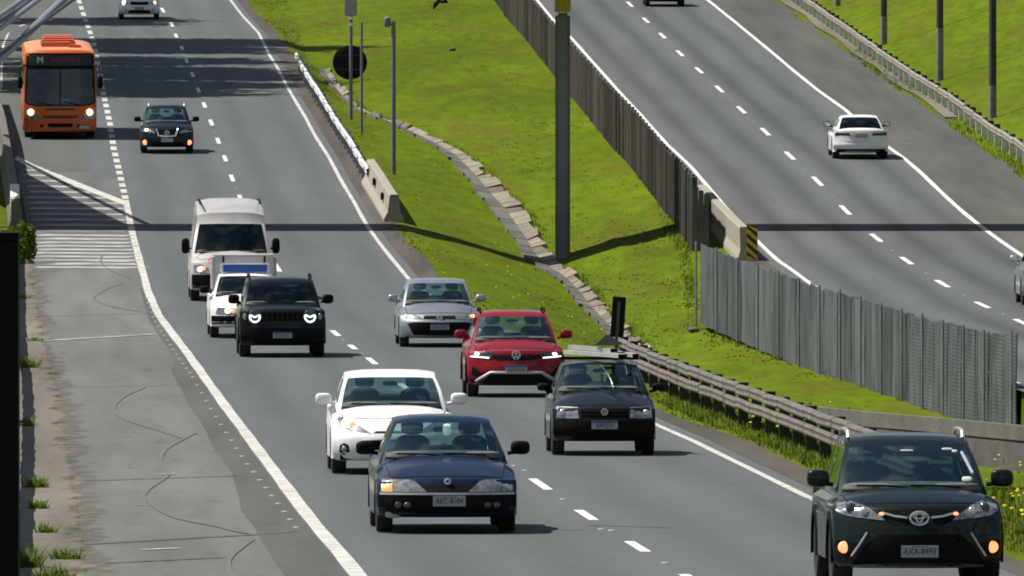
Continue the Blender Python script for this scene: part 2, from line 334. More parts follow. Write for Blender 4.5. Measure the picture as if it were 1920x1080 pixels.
M['plate_b'] = mat('plate_blue_band', (0.03, 0.06, 0.25), 0.5)
M['ink'] = mat('plate_ink', (0.02, 0.02, 0.022), 0.6)
M['decal_w'] = mat('white_sticker', (0.78, 0.78, 0.76), 0.6, var=0.03)
M['decal_r'] = mat('red_sticker', (0.6, 0.03, 0.03), 0.6)
M['glass'] = glass('windscreen_glass', (0.60, 0.76, 0.74), 2.3)
M['glass_d'] = glass('tinted_glass', (0.20, 0.25, 0.24), 1.7)
M['glass_k'] = glass('dark_tinted_glass', (0.10, 0.12, 0.13), 1.55)
M['blue_vis'] = mat('blue_acrylic', (0.04, 0.12, 0.42), 0.2, coat=0.8)
def paint(name, col, metal=0.0, rough=0.3): return mat(name, col, rough, metal, coat=0.45, var=0.10, vscale=2.5, spec=0.15)
P = dict(green=paint('dark_green_paint', (0.006, 0.013, 0.009), 0.25), blue=paint('navy_paint', (0.007, 0.016, 0.042), 0.1),
         white=paint('white_paint', (0.78, 0.78, 0.77)), gol=paint('black_blue_paint', (0.009, 0.012, 0.016), 0.1),
         red=paint('red_paint', (0.22, 0.004, 0.010), 0.0), silver=paint('silver_paint', (0.36, 0.38, 0.42), 0.65),
         jeep=paint('black_paint_car', (0.004, 0.0045, 0.006)), kicks=paint('dark_petrol_paint', (0.004, 0.009, 0.014), 0.0),
         orange=mat('orange_bus_paint', (0.56, 0.10, 0.010), 0.45, coat=0.25, var=0.05), vanw=paint('van_white_paint', (0.44, 0.42, 0.41)))

# ------------------------------------------------------------------ the lie of the land (measured road profile)
def pchip(xs, ys):
    xs = np.array(xs, float); ys = np.array(ys, float); h = np.diff(xs); d = np.diff(ys) / h; m = np.zeros(len(xs))
    for i in range(1, len(xs) - 1):
        if d[i - 1] * d[i] > 0:
            w1, w2 = 2 * h[i] + h[i - 1], h[i] + 2 * h[i - 1]; m[i] = (w1 + w2) / (w1 / d[i - 1] + w2 / d[i])
    m[0], m[-1] = d[0], d[-1]
    def f(x):
        x = np.asarray(x, float); i = np.clip(np.searchsorted(xs, x) - 1, 0, len(h) - 1); t = (x - xs[i]) / h[i]
        t_ = np.clip(t, 0, 1); a = (1 + 2 * t_) * (1 - t_) ** 2; b = t_ * (1 - t_) ** 2; c = t_ * t_ * (3 - 2 * t_); e = t_ * t_ * (t_ - 1)
        v = a * ys[i] + b * h[i] * m[i] + c * ys[i + 1] + e * h[i] * m[i + 1]
        return v + np.where(t < 0, (x - xs[0]) * m[0], 0) + np.where(t > 1, (x - xs[-1]) * m[-1], 0)
    return f
s_of = pchip([-300, -150, 0, 100, 200, 300, 420, 525, 620, 700, 795, 930, 1080, 1400, 3200],
             [27.5, 34.2, 41.5, 46.6, 51.7, 57.2, 64.0, 72.5, 82.7, 93.2, 110.4, 138, 169, 235, 600])
FW = Vector((0, math.cos(PITCH), -math.sin(PITCH))); UP = Vector((0, math.sin(PITCH), math.cos(PITCH)))
def unproj(px, py, s):
    D = FPX / s
    return Vector((0, 0, ZC)) + FW * D + UP * ((540 - py) / s) + Vector(((px - 960) / s, 0, 0))
yr_t = np.arange(3200, -301, -2.0); s_t = s_of(yr_t)
pts_t = [unproj(960, y, s) for y, s in zip(yr_t, s_t)]
Y_t = np.array([p.y for p in pts_t]); Z_t = np.array([p.z for p in pts_t])
Y_t, Z_t, yr_t, s_t = [np.concatenate([a, b]) for a, b in ((Y_t, [1400., 4500.]), (Z_t, [Z_t[-1] + 5, Z_t[-1] + 6]), (yr_t, [-400, -450.]), (s_t, [18.5, 6.]))]
def zroad(Y): return np.interp(Y, Y_t, Z_t)
def Y_of(yr): return float(np.interp(-yr, -yr_t, Y_t))
def s_at(Y): return float(np.interp(Y, Y_t, s_t))
def yr_at(Y): return float(np.interp(Y, Y_t, yr_t))
def gpt(px, py, h=0.0):
    lo, hi = -300., 3000.
    for _ in range(50):
        m = (lo + hi) / 2
        if m - h * float(s_of(m)) < py: lo = m
        else: hi = m
    yr = (lo + hi) / 2; s = float(s_of(yr)); Y = Y_of(yr)
    return (px - 960) / s, Y
class Curve:
    """lateral position X (and height h above the road) as functions of the distance Y"""
    def __init__(s, pts=None, base=None, off=0.0):
        s.base, s.off = base, off
        if pts is not None:
            q = sorted([(Y, X, p[2] if len(p) > 2 else 0.0) for p in pts for X, Y in [gpt(p[0], p[1], p[2] if len(p) > 2 else 0.0)]])
            s.Y = np.array([a[0] for a in q]); s.Xv = np.array([a[1] for a in q]); s.Hv = np.array([a[2] for a in q])
    def X(s, Y):
        if s.base is not None: return s.base.X(Y) + (np.interp(Y, s.off[0], s.off[1]) if isinstance(s.off, tuple) else s.off)
        Y = np.asarray(Y, float); v = np.interp(Y, s.Y, s.Xv)
        k0 = (np.interp(s.Y[0] + 30, s.Y, s.Xv) - s.Xv[0]) / 30; k1 = (s.Xv[-1] - np.interp(s.Y[-1] - 60, s.Y, s.Xv)) / 60
        return v + np.where(Y < s.Y[0], k0 * (Y - s.Y[0]), 0) + np.where(Y > s.Y[-1], k1 * (np.minimum(Y, s.Y[-1] + 500) - s.Y[-1]), 0)
    def tan(s, Y, d=4.0): return float((s.X(Y + d) - s.X(Y - d)) / (2 * d))
    def pt(s, Y, off=0.0, h=0.0): return Vector((float(s.X(Y)) + off, Y, float(zroad(Y)) + h))
def smooth(pts, it=1):
    return pts
LL = Curve([(151, 11), (167, 56), (176, 81), (181, 106), (192, 167), (200, 203), (207, 236), (213, 278), (219, 302), (231, 354), (238, 385), (246, 427), (257, 471), (271, 521),
            (277, 545), (297, 590), (325, 628), (350, 660), (375, 695), (400, 730), (430, 772), (457, 807), (500, 865), (560, 945), (600, 995), (640, 1040), (672, 1080)])
LW = 7.03
RL = Curve([(432, 0), (455, 30), (485, 62), (505, 103), (522, 130), (536, 158), (552, 186), (572, 219), (591, 255), (616, 294), (636, 332), (664, 379), (689, 424), (717, 463), (744, 496), (767, 524)]
           + [(float(LL.X(Y_of(y)) + LW) * float(s_of(y)) + 960, y) for y in (600, 640, 680, 730, 770)] + [(1225, 794), (1302, 828), (1400, 876), (1512, 931)]
           + [(float(LL.X(Y_of(y)) + LW) * float(s_of(y)) + 960, y) for y in (1000, 1060)])
QL = Curve([(1007, 0), (1037, 37), (1070, 70), (1103, 107), (1153, 163), (1203, 217), (1250, 270), (1293, 310), (1337, 361), (1388, 418), (1422, 454), (1458, 488), (1486, 507), (1513, 527), (1541, 546), (1571, 572), (1632, 604), (1765, 660), (1900, 716)])
QR = Curve([(1327, 0), (1373, 37), (1440, 92), (1486, 131), (1532, 168), (1584, 205), (1660, 272), (1694, 296), (1730, 327), (1840, 425), (1918, 480)]
           + [(float(QL.X(Y_of(y)) + 7.0) * float(s_of(y)) + 960, y) for y in (540, 600, 660, 716)])
PE = Curve([(-40, 60), (-15, 150), (20, 265), (48, 400), (60, 505), (66, 540), (80, 628), (105, 712), (120, 780), (140, 910), (155, 1010), (165, 1080)])   # left edge of the paved surface
# valley between the carriageways: the drain line in the picture and its depth below the road
def valley(s): return float(np.interp(s, [36, 45, 52, 57, 64, 72, 80, 95, 130, 170, 240], [-.10, -.18, -.35, -.62, -1.0, -.95, -.95, -.95, -.9, -.8, -.4]))
DR_y = [90, 130, 160, 190, 212, 235, 260, 290, 330, 360, 390, 450, 490, 520, 545, 575, 600, 640, 700]
DR_l = [565, 592, 612, 640, 668, 735, 785, 832, 868, 890, 915, 957, 985, 1040, 1062, 1085, 1108, 1150, 1215]
DR_r = [600, 630, 648, 668, 700, 765, 828, 880, 925, 950, 985, 1025, 1048, 1085, 1115, 1138, 1162, 1200, 1265]
def drain_curves():
    a, b = [], []
    for s in np.arange(44, 93, 1.0):
        yr = float(np.interp(s, s_t[:-2], yr_t[:-2])) if s_t[0] < s_t[1] else float(np.interp(s, s_t[::-1], yr_t[::-1]))
        h = valley(s); py = yr - h * s; Y = Y_of(yr)
        xl, xr = np.interp(py, DR_y, DR_l), np.interp(py, DR_y, DR_r)
        a.append((Y, (xl - 960) / s, h)); b.append((Y, (xr - 960) / s, h))
    a = [(y, x + .10, h) for y, x, h in a]; b = [(y, x - .14 - (.12 if y > 480 else 0), h) for y, x, h in b]
    def mk(q):
        q = sorted(q); c = Curve(); c.Y = np.array([x[0] for x in q]); c.Xv = np.array([x[1] for x in q]); c.Hv = np.array([x[2] for x in q]); return c
    return mk(a), mk(b)
DL, DRr = drain_curves()
for c in (DL, DRr):         # near end: keep a fixed share of the way between the roads
    Yn = np.array([30., 80., 140., 200., 250.]); f = 0.45 if c is DL else 0.55
    Xn = RL.X(Yn) * (1 - f) + QL.X(Yn) * f
    k = c.Y > 262; c.Y = np.concatenate([Yn, c.Y[k]]); c.Xv = np.concatenate([Xn, c.Xv[k]]); c.Hv = np.concatenate([np.zeros(5), c.Hv[k]])
# fence foot line along the right carriageway
MF = Curve([(1312, 590, -.40), (1905, 786, -.45)])       # zinc fence, two end points
FB_off = ([100, 232, 256, 265, 300, 335, 388, 410, 640, 900], [-1.2, -1.0, -.30, -.25, -1.7, -3.4, -1.95, -1.95, -1.95, -1.95])
FB = Curve(base=QL, off=FB_off)
def fb_h(Y): return float(np.interp(Y, [200, 255, 275, 300, 342, 388, 407], [-.5, -.85, -.85, -.60, -.42, -.15, 0.0]))
GR_OFF = 3.7
COLS = [ # (X function, height function)
    (lambda Y: PE.X(Y) - 700, lambda Y: 6.0), (lambda Y: PE.X(Y) - 60, lambda Y: 1.5), (lambda Y: PE.X(Y) - 8, lambda Y: .05), (lambda Y: PE.X(Y) - 2.2, lambda Y: .0), (lambda Y: PE.X(Y) - .05, lambda Y: -.02),
    (lambda Y: PE.X(Y) + .4, lambda Y: -.06), (lambda Y: RL.X(Y) + .2, lambda Y: -.06), (lambda Y: RL.X(Y) + .85, lambda Y: -.01), (lambda Y: RL.X(Y) + float(np.interp(Y, [230, 285, 330, 500], [1.9, 1.9, 1.15, 1.0])), lambda Y: -.02),
    (lambda Y: DL.X(Y) - .05, lambda Y: valley(s_at(Y))), (lambda Y: DRr.X(Y) + .05, lambda Y: valley(s_at(Y))),
    (lambda Y: (DRr.X(Y) + FB.X(Y)) / 2, lambda Y: valley(s_at(Y)) * .45 + .55 * fb_h(Y) + .04), (lambda Y: FB.X(Y), lambda Y: fb_h(Y)), (lambda Y: QL.X(Y) - .75, lambda Y: -.01), (lambda Y: QL.X(Y) - .3, lambda Y: -.06),
    (lambda Y: QR.X(Y) + 2.8, lambda Y: -.06), (lambda Y: QR.X(Y) + 3.2, lambda Y: -.01), (lambda Y: QR.X(Y) + 4.2, lambda Y: .06), (lambda Y: QR.X(Y) + 8, lambda Y: 1.3), (lambda Y: QR.X(Y) + 18, lambda Y: 5.5), (lambda Y: QR.X(Y) + 60, lambda Y: 11.), (lambda Y: QR.X(Y) + 700, lambda Y: 22.)]
YS = np.concatenate([np.arange(24, 130, 6.), np.arange(130, 720, 3.0), np.arange(720, 1000, 20.), [1100, 1250, 1400, 1800, 2600, 4400]])
def section(Y):
    xs = np.array([float(c[0](Y)) for c in COLS]); hs = np.array([float(c[1](Y)) for c in COLS])
    for i in range(1, len(xs)): xs[i] = max(xs[i], xs[i - 1] + 0.02)
    return xs, hs
SECT = [section(Y) for Y in YS]
def terr(X, Y):
    i = int(np.clip(np.searchsorted(YS, Y) - 1, 0, len(YS) - 2)); t = (Y - YS[i]) / (YS[i + 1] - YS[i])
    xs = SECT[i][0] * (1 - t) + SECT[i + 1][0] * t; hs = SECT[i][1] * (1 - t) + SECT[i + 1][1] * t
    return float(zroad(Y)) + float(np.interp(X, xs, hs))
def pix2ground(px, py, ymin=120., ymax=720.):
    best = None
    for Y in np.arange(ymin, ymax, 1.0):
        s = s_at(Y); X = (px - 960) / s; z = terr(X, Y); p = yr_at(Y) - (z - float(zroad(Y))) * s
        if best is not None and (best[0] - py) * (p - py) <= 0 and abs(best[0] - p) < 60:
            t = (best[0] - py) / (best[0] - p + 1e-9); YY = best[1] + t * (Y - best[1]); s = s_at(YY); X = (px - 960) / s
            return Vector((X, YY, terr(X, YY)))
        best = (p, Y)
    raise ValueError((px, py))
# ground: one sheet to the horizon
mb = MB(); rows = []
for Y, (xs, hs) in zip(YS, SECT):
    z = float(zroad(Y)); row = []
    for k in range(len(xs)):
        nsub = 1 if k in (0, 19, 20) or k == len(xs) - 1 else (5 if k in (8, 10, 11, 17, 18) else 2)
        nx = xs[k + 1] if k < len(xs) - 1 else xs[k]; nh = hs[k + 1] if k < len(xs) - 1 else hs[k]
        for j in range(nsub):
            t = j / nsub; X = xs[k] * (1 - t) + nx * t; h = hs[k] * (1 - t) + nh * t
            if 0 < t and k in (8, 10, 11, 17, 18) and Y < 1200: h += .05 * math.sin(X * 1.3 + Y * .11) * math.sin(Y * .07 + k) + .012 * math.sin(Y * .7 + X * 2)
            row.append((X, Y, z + h))
    rows.append(row)
mb.grid(rows)
g = mb.build('ground', M['grass'], weld=False, ang=80); tag(g, kind='structure')
def sheet(name, fa, fb, Ya, Yb, h, m, n=4, step=3.0, ha=None, hb=None, kind='structure', u0=None, dense=0):
    ys = [Y for Y in YS if Ya < Y < Yb]; ys = [Ya] + ys + [Yb]
    if dense: ys = sorted(set(ys) | set(np.arange(max(Ya, 140), Yb, dense)))
    rows = []; uv = []
    for Y in ys:
        a, b = float(fa(Y)), float(fb(Y)); z = float(zroad(Y)) + h
        for j in range(n + 1):
            t = j / n; uv.append((a + (b - a) * t - (float(u0(Y)) if u0 else 0), Y))
        rows.append([(a + (b - a) * j / n, Y, z) for j in range(n + 1)])
    mb = MB(); mb.grid(rows); mb.uv = uv
    o = mb.build(name, m, weld=False); tag(o, kind=kind); return o
sheet('road', lambda Y: LL.X(Y) - .12, lambda Y: RL.X(Y) + .30, 26, 4300, 0.0, M['asphalt'], 6, u0=LL.X)
sheet('road', lambda Y: QL.X(Y) - .35, lambda Y: QR.X(Y) + .12, 26, 4300, 0.0, M['asphalt2'], 6, u0=QL.X)
sheet('shoulder', lambda Y: PE.X(Y), lambda Y: LL.X(Y) - .12, 26, 4300, 0.0, M['shoulder'], 4, u0=LL.X)
sheet('shoulder', lambda Y: QR.X(Y) + .12, lambda Y: QR.X(Y) + 3.1 + .12 * math.sin(Y * .31) + .08 * math.sin(Y * .83), 26, 4300, 0.0, M['shoulder2'], 4, u0=QR.X)
sheet('dirt_verge', lambda Y: RL.X(Y) + .30, lambda Y: RL.X(Y) + .80 + .10 * math.sin(Y * .07) + .06 * math.sin(Y * .17 + 1), 26, 700, 0.004, M['dirt_d'], 2, dense=1.0)
sheet('dirt_verge', lambda Y: PE.X(Y) - 1.05 + .12 * math.sin(Y * .2), lambda Y: PE.X(Y) + .62, 26, 372, 0.010, M['dirt'], 4, dense=.6, u0=PE.X)
sheet('dirt_verge', lambda Y: QR.X(Y) + 3.25 + .08 * math.sin(Y * .2), lambda Y: QR.X(Y) + 3.65, Y_of(222), 720, 0.05, M['dirt'], 2, u0=lambda Y: QR.X(Y) + 8)
far_l = MB(); fp_ = [(-14, 190), (2, 165), (3, 120), (6, 84), (16, 62), (36, 49), (62, 42), (100, 36)]
far_l.grid([[(lambda q: (q[0], q[1], float(zroad(q[1])) + .006))(gpt(x - 2.4, y + 1.5)) for x, y in fp_], [(lambda q: (q[0], q[1], float(zroad(q[1])) + .006))(gpt(x + 2.4, y - 1.5)) for x, y in fp_]]); tag(far_l.build('edge_line', M['paint_w'], weld=False), kind='structure')
sheet('dirt_verge', lambda Y: QL.X(Y) - .85 + .1 * math.sin(Y * .5), lambda Y: QL.X(Y) - .35, 330, 900, 0.004, M['dirt_d'], 2)
M['exit'] = asphalt('pale_exit_asphalt', (0.099, 0.104, 0.098), (), 1, 0.06, 0.08)
sheet('exit_lane', lambda Y: PE.X(Y), lambda Y: LL.X(Y) - .9, Y_of(322), 900, 0.003, M['exit'], 3, u0=LL.X)
# darker patched strip beside the left edge line (wavy outer edge)
PB = Curve([(262, 540), (282, 607), (305, 640), (327, 672), (321, 697), (335, 722), (350, 750), (357, 765), (375, 790), (387, 810), (400, 840), (435, 887), (447, 930), (452, 960), (472, 982), (500, 1030), (530, 1075)])
sheet('asphalt_patch', lambda Y: min(float(PB.X(Y)), float(LL.X(Y)) - .13) , lambda Y: LL.X(Y) - .122, 150, Y_of(541), 0.004, M['patch'], 2)
sheet('asphalt_patch', lambda Y: LL.X(Y) - .9, lambda Y: LL.X(Y) - .122, Y_of(335), 640, 0.004, M['asphalt'], 2, u0=LL.X)

# painted markings
def strip(mb, pts, w, h=0.005):
    """thin strip along world (X,Y) points, width w across the travel direction, lying on the road"""
    L_, Rr = [], []
    for i, (x, y) in enumerate(pts):
        a = pts[max(i - 1, 0)]; b = pts[min(i + 1, len(pts) - 1)]; dx, dy = b[0] - a[0], b[1] - a[1]; n = math.hypot(dx, dy) or 1
        ww = w[i] if isinstance(w, list) else w
        ox, oy = -dy / n * ww / 2, dx / n * ww / 2; z0 = float(zroad(y + oy)) + h; z1 = float(zroad(y - oy)) + h
        L_.append((x + ox, y + oy, z0)); Rr.append((x - ox, y - oy, z1))
    mb.grid([L_, Rr])
def line_obj(name, c, Ya, Yb, w, m, wob=0.0):
    mb = MB(); ys = np.arange(Ya, Yb, 2.0)
    strip(mb, [(float(c.X(Y)) + wob * math.sin(Y * .9), Y) for Y in ys], [w * (1 + .08 * math.sin(Y * .17) * math.sin(Y * .37)) for Y in ys])
    return tag(mb.build(name, m, weld=False), kind='structure')
line_obj('edge_line', LL, 30, Y_of(372), 0.19, M['paint_w'])
line_obj('edge_line', RL, 30, 900, 0.12, M['paint_w'])
line_obj('edge_line', QL, 30, 900, 0.13, M['paint'])
line_obj('edge_line', QR, 30, 900, 0.15, M['paint'])
def dashes(name, lst, w, m, frac=0.16):
    e = empty(name, (0, 0, 0)); tag(e, kind='structure'); P_ = [gpt(*p) for p in lst]
    for i, (x, y) in enumerate(P_):
        a = P_[max(i - 1, 0)]; b = P_[min(i + 1, len(P_) - 1)]; k = (min(i + 1, len(P_) - 1) - max(i - 1, 0))
        dx, dy = (b[0] - a[0]) / k * frac, (b[1] - a[1]) / k * frac
        if math.hypot(dx, dy) > 4.2: q = 4.2 / math.hypot(dx, dy); dx *= q; dy *= q
        mb = MB(); strip(mb, [(x - dx, y - dy), (x, y), (x + dx, y + dy)], w); mb.build('dash', m, e, weld=False)
    return e
LD = [(305, 19), (322, 46), (330, 67), (341, 90), (350, 114), (361, 140), (372, 169), (383, 197), (396, 230), (409, 264), (422, 297), (435, 334), (451, 372), (470, 412), (492, 455), (520, 502), (552, 548), (588, 588), (629, 625), (661, 651), (697, 677), (760, 727), (830, 780), (915, 840), (1013, 908), (1099, 966), (1195, 1025), (1300, 1088)]
RD = [(1181, 8), (1211, 38), (1242, 67), (1275, 100), (1311, 132), (1349, 167), (1390, 206), (1435, 247), (1481, 292), (1533, 340), (1585, 394), (1643, 446), (1700, 489), (1767, 532), (1842, 572), (1915, 604), (1990, 640)]
dashes('lane_dashes', LD, 0.13, M['paint']); dashes('lane_dashes', RD, 0.15, M['paint'])
ED = [(float(LL.X(Y_of(y))) * float(s_of(y)) + 960, y) for y in np.linspace(-8, 370, 34)]
dashes('exit_lane_dashes', ED, 0.20, M['paint_w'], 0.30)
# hatched gore: long diagonal edge and many cross stripes
hz = empty('hatched_marking', (0, 0, 0)); tag(hz, kind='structure')
def gl(x0, x1, y): return [gpt(x0, y), gpt(x1, y + 1)]
for k, y in enumerate(np.concatenate([np.linspace(318, 432, 12), np.linspace(441, 501, 10)])):
    xr = float(np.interp(y, [305, 340, 382, 430, 500], [60, 140, 236, 244, 262])) - 4
    xl = float(np.interp(y, [300, 400, 440, 500], [40, 60, 72, 62])) + random.uniform(-4, 6)
    if xr - xl < 12: continue
    mb = MB(); a, b = gpt(xl, y), gpt(xr, y + 1.5); w = 1.7 if y > 436 else 1.5
    n = 6; strip(mb, [(a[0] + (b[0] - a[0]) * t / n, a[1] + (b[1] - a[1]) * t / n + random.uniform(-.12, .12)) for t in range(n + 1)], [w * random.uniform(.6, 1.1) for t in range(n + 1)], 0.008)
    mb.build('stripe', M['paint_old'], hz, weld=False)
mb = MB(); pl = [gpt(*p) for p in [(30, 296), (60, 312), (110, 332), (170, 356), (236, 382)]]; strip(mb, pl, .30, 0.009)
# strip() measures across travel; widen lengthwise so that the shallow line keeps its width
mb = MB(); rows = [[(x, y - 1.4, float(zroad(y - 1.4)) + .009) for x, y in pl], [(x, y + 1.4, float(zroad(y + 1.4)) + .009) for x, y in pl]]; mb.grid(rows); mb.build('gore_line', M['paint_w'], hz, weld=False)
# tyre marks and seams on the left shoulder
def catmull(p, n=6):
    out = []
    for i in range(len(p) - 1):
        a, b, c, d = [np.array(p[min(max(k, 0), len(p) - 1)], float) for k in (i - 1, i, i + 1, i + 2)]
        for j in range(n):
            t = j / n; out.append(tuple(.5 * ((2 * b) + (c - a) * t + (2 * a - 5 * b + 4 * c - d) * t * t + (3 * b - a - 3 * c + d) * t ** 3)))
    return out + [tuple(p[-1])]
def skid(name, px, w):
    mb = MB(); qq = catmull(px, 8); strip(mb, [gpt(*q) for q in qq], [w * (.55 + .5 * abs(math.sin(i_ * .16 + len(px)))) for i_ in range(len(qq))], 0.010); tag(mb.build(name, M['skid'], weld=False), kind='structure')
skid('skid_mark', [(367, 812), (312, 842), (302, 867), (315, 890), (277, 920), (277, 940), (325, 970), (400, 987), (475, 1002), (560, 997)], .07)
skid('skid_mark', [(475, 1012), (450, 1030), (435, 1042), (429, 1060), (435, 1082), (470, 1110)], .07)
skid('skid_mark', [(272, 727), (235, 743), (217, 760), (215, 772), (240, 790), (295, 807), (340, 822)], .06)
skid('skid_mark', [(230, 533), (205, 540), (177, 557), (182, 565), (217, 577), (265, 585)], .06)
skid('skid_mark', [(192, 478), (190, 492), (205, 506), (245, 523)], .05)
def seam(px, w, m='crack'):
    a, b = gpt(*px[0]), gpt(*px[1]); n = 14; mb = MB()
    strip(mb, [(a[0] + (b[0] - a[0]) * t / n, a[1] + (b[1] - a[1]) * t / n + random.uniform(-.05, .05)) for t in range(n + 1)], w, 0.012)
    tag(mb.build('asphalt_seam', M[m], weld=False), kind='structure')
seam([(90, 728), (365, 722)], .11); seam([(132, 903), (445, 893)], .13); seam([(150, 1022), (480, 1003)], .12); seam([(150, 1059), (420, 1046)], .12)
seam([(78, 640), (292, 627)], .3, 'paint_old'); seam([(180, 715), (212, 715)], .15, 'paint_old'); seam([(1100, 985), (1262, 990)], .10); seam([(70, 594), (282, 588)], .10)
for q in [((262, 1032), (340, 1029)), ((255, 948), (268, 948)), ((238, 876), (252, 876)), ((296, 890), (330, 889)), ((240, 811), (262, 811)), ((265, 739), (275, 739))]: seam(q, .12, 'paint_w')
# road studs along the left edge line and between the lane dashes
sm = MB(); sm.lathe([(0.0, .075), (.012, .072), (.028, .05), (.030, .001)], 8, axis='z'); stud_me = sm.mesh('road_stud', M['stud'])
for y in list(np.linspace(560, 700, 17)) + list(np.linspace(708, 990, 20)):
    px = float(np.interp(y, [545, 600, 660, 700, 770, 865, 975, 1080], [270, 290, 328, 357, 398, 460, 545, 625]))
    x, Y = gpt(px, y); o = link_mesh('road_stud', stud_me, None, (x, Y, float(zroad(Y)) + .004), (0, 0, 0), (.65, .7, .5))
    tag(o, 'small cream road stud beside the solid white left edge line', 'road stud', 'road studs beside the left edge line')
for (a, b) in list(zip(LD[:-1], LD[1:])) + [((1013, 908), (957, 858)), ((1099, 966), (1157, 1020))]:
    x, Y = gpt((a[0] + b[0]) / 2, (a[1] + b[1]) / 2); o = link_mesh('road_stud', stud_me, None, (x, Y, float(zroad(Y)) + .002), (0, 0, 0), (.7, .7, .5))
    tag(o, 'small pale road stud in a gap of the dashed line between the oncoming lanes', 'road stud', 'road studs of the oncoming lanes')
for a, b in zip(RD[:-1], RD[1:]):
    x, Y = gpt(a[0] * .45 + b[0] * .55, a[1] * .45 + b[1] * .55); o = link_mesh('road_stud', stud_me, None, (x, Y, float(zroad(Y)) + .002), (0, 0, 0), (.7, .7, .5))
    tag(o, 'small pale road stud in a gap of the dashed line on the right carriageway', 'road stud', 'road studs of the right carriageway')

# ------------------------------------------------------------------ drainage channel of concrete slabs
TAN = [mat('tan_concrete', (0.205 * f, 0.172 * f, 0.128 * f), 0.95, var=0.38, vscale=1.6, bump=0.7, bscale=9) for f in (.6, .8, .95, 1.1)]
dc = empty('drainage_channel', DL.pt(400, 0, -1.2), label='pale concrete drainage channel of rough slabs winding down through the grass', cat='drainage channel')
inv = Matrix.Translation(-dc.location)
Y = 300.0
while Y < 545:
    ln = random.uniform(3.0, 5.2) if Y < 480 else random.uniform(3.5, 6); Y2 = Y + ln - .12
    for part in (0, 1):
        mb = MB(); vs = []
        jit = random.uniform(-.08, .07); dx = random.uniform(-.07, .07)
        for yy in (Y + random.uniform(0, .1), Y2 - random.uniform(0, .1)):
            a, b = float(DL.X(yy)), float(DRr.X(yy)); z = float(zroad(yy)) + valley(s_at(yy)); w = b - a
            if part == 0: q = [(a - .05 + dx, z + .10), (a + w * .45, z + .025), (a + w * .45, z - .2), (a - .05 + dx, z - .12)]
            else: q = [(a + w * .46, z + .02 + jit * .3), (b - .02 + dx + random.uniform(-.09, .09), z + .13 + jit), (b + .10 + dx, z - .08 + jit), (a + w * .46, z - .26)]
            vs.append([Vector((x, yy, zz)) + Vector((0, 0, 0)) for x, zz in q])
        mb.grid([v + [v[0]] for v in vs]); mb.add(vs[0], [(0, 1, 2, 3)]); mb.add(vs[1], [(0, 1, 2, 3)])
        mb.v = [tuple(inv @ Vector(p)) for p in mb.v]
        mb.build('slab', random.choice(TAN) if part else M['conc_d'] if random.random() < .25 else M['conc_g'], dc, smooth=False)  # sunlight on the right bank is put into its lighter tan, left flank darker
    Y += ln

# ------------------------------------------------------------------ fences
# dark boarded fence along the left edge of the right carriageway
bf = empty('board_fence', FB.pt(388, 0, 0), label='dark weathered board fence running along the far edge of the green median', cat='fence')
def child_mesh(mb, name, m, par, smooth=False):
    mb.v = [tuple(Vector(p) - par.location) for p in mb.v]; return mb.build(name, m, par, smooth=smooth)
Y = 388.0; k = 0
while Y < 690:
    ln = random.uniform(2.2, 3.6) if Y < 470 else random.uniform(3.2, 4.6)
    ya, yb = Y + .06, Y + ln - .02; a, b = FB.pt(ya, random.uniform(-.03, .01)), FB.pt(yb, random.uniform(-.01, .03)); t = random.uniform(1.92, 1.97); g0 = -.12 + min(0, fb_h(Y))
    nseg = 4; mb = MB(); rows = [[], []]
    # each panel: five upright boards, every other one set proud
    for j in range(5):
        p0 = a.lerp(b, j / 5 + .004); p1 = a.lerp(b, (j + 1) / 5 - .004); o_ = .02 if j % 2 else 0.0; hh = t - random.uniform(0, .03)
        q = [Vector((p0.x - o_, p0.y, p0.z + g0)), Vector((p1.x - o_, p1.y, p1.z + g0)), Vector((p1.x - o_, p1.y, p1.z + hh)), Vector((p0.x - o_, p0.y, p0.z + hh))]
        r_ = [p + Vector((.04, 0, 0)) for p in q]
        mb.add(q + r_, [(0, 1, 2, 3), (7, 6, 5, 4), (0, 4, 5, 1), (1, 5, 6, 2), (2, 6, 7, 3), (3, 7, 4, 0)])
    child_mesh(mb, 'board_panel', M['board'], bf)
    c = FB.pt(Y, .0); mb = MB(); mb.box(c.x + .03, c.x + .13, c.y - .05, c.y + .05, c.z + g0 - .2, c.z + 1.93); child_mesh(mb, 'post', M['board'], bf)
    Y += ln; k += 1
# end return panel facing the traffic
c = FB.pt(387.6, 0, 0); mb = MB()
for j in range(3): mb.box(c.x + .02 + j * .15, c.x + .16 + j * .15, c.y - .03, c.y + .03 + .02 * (j % 2), c.z - .35, c.z + 1.66 - j * .10)
child_mesh(mb, 'end_panel', M['conc_d'], bf)
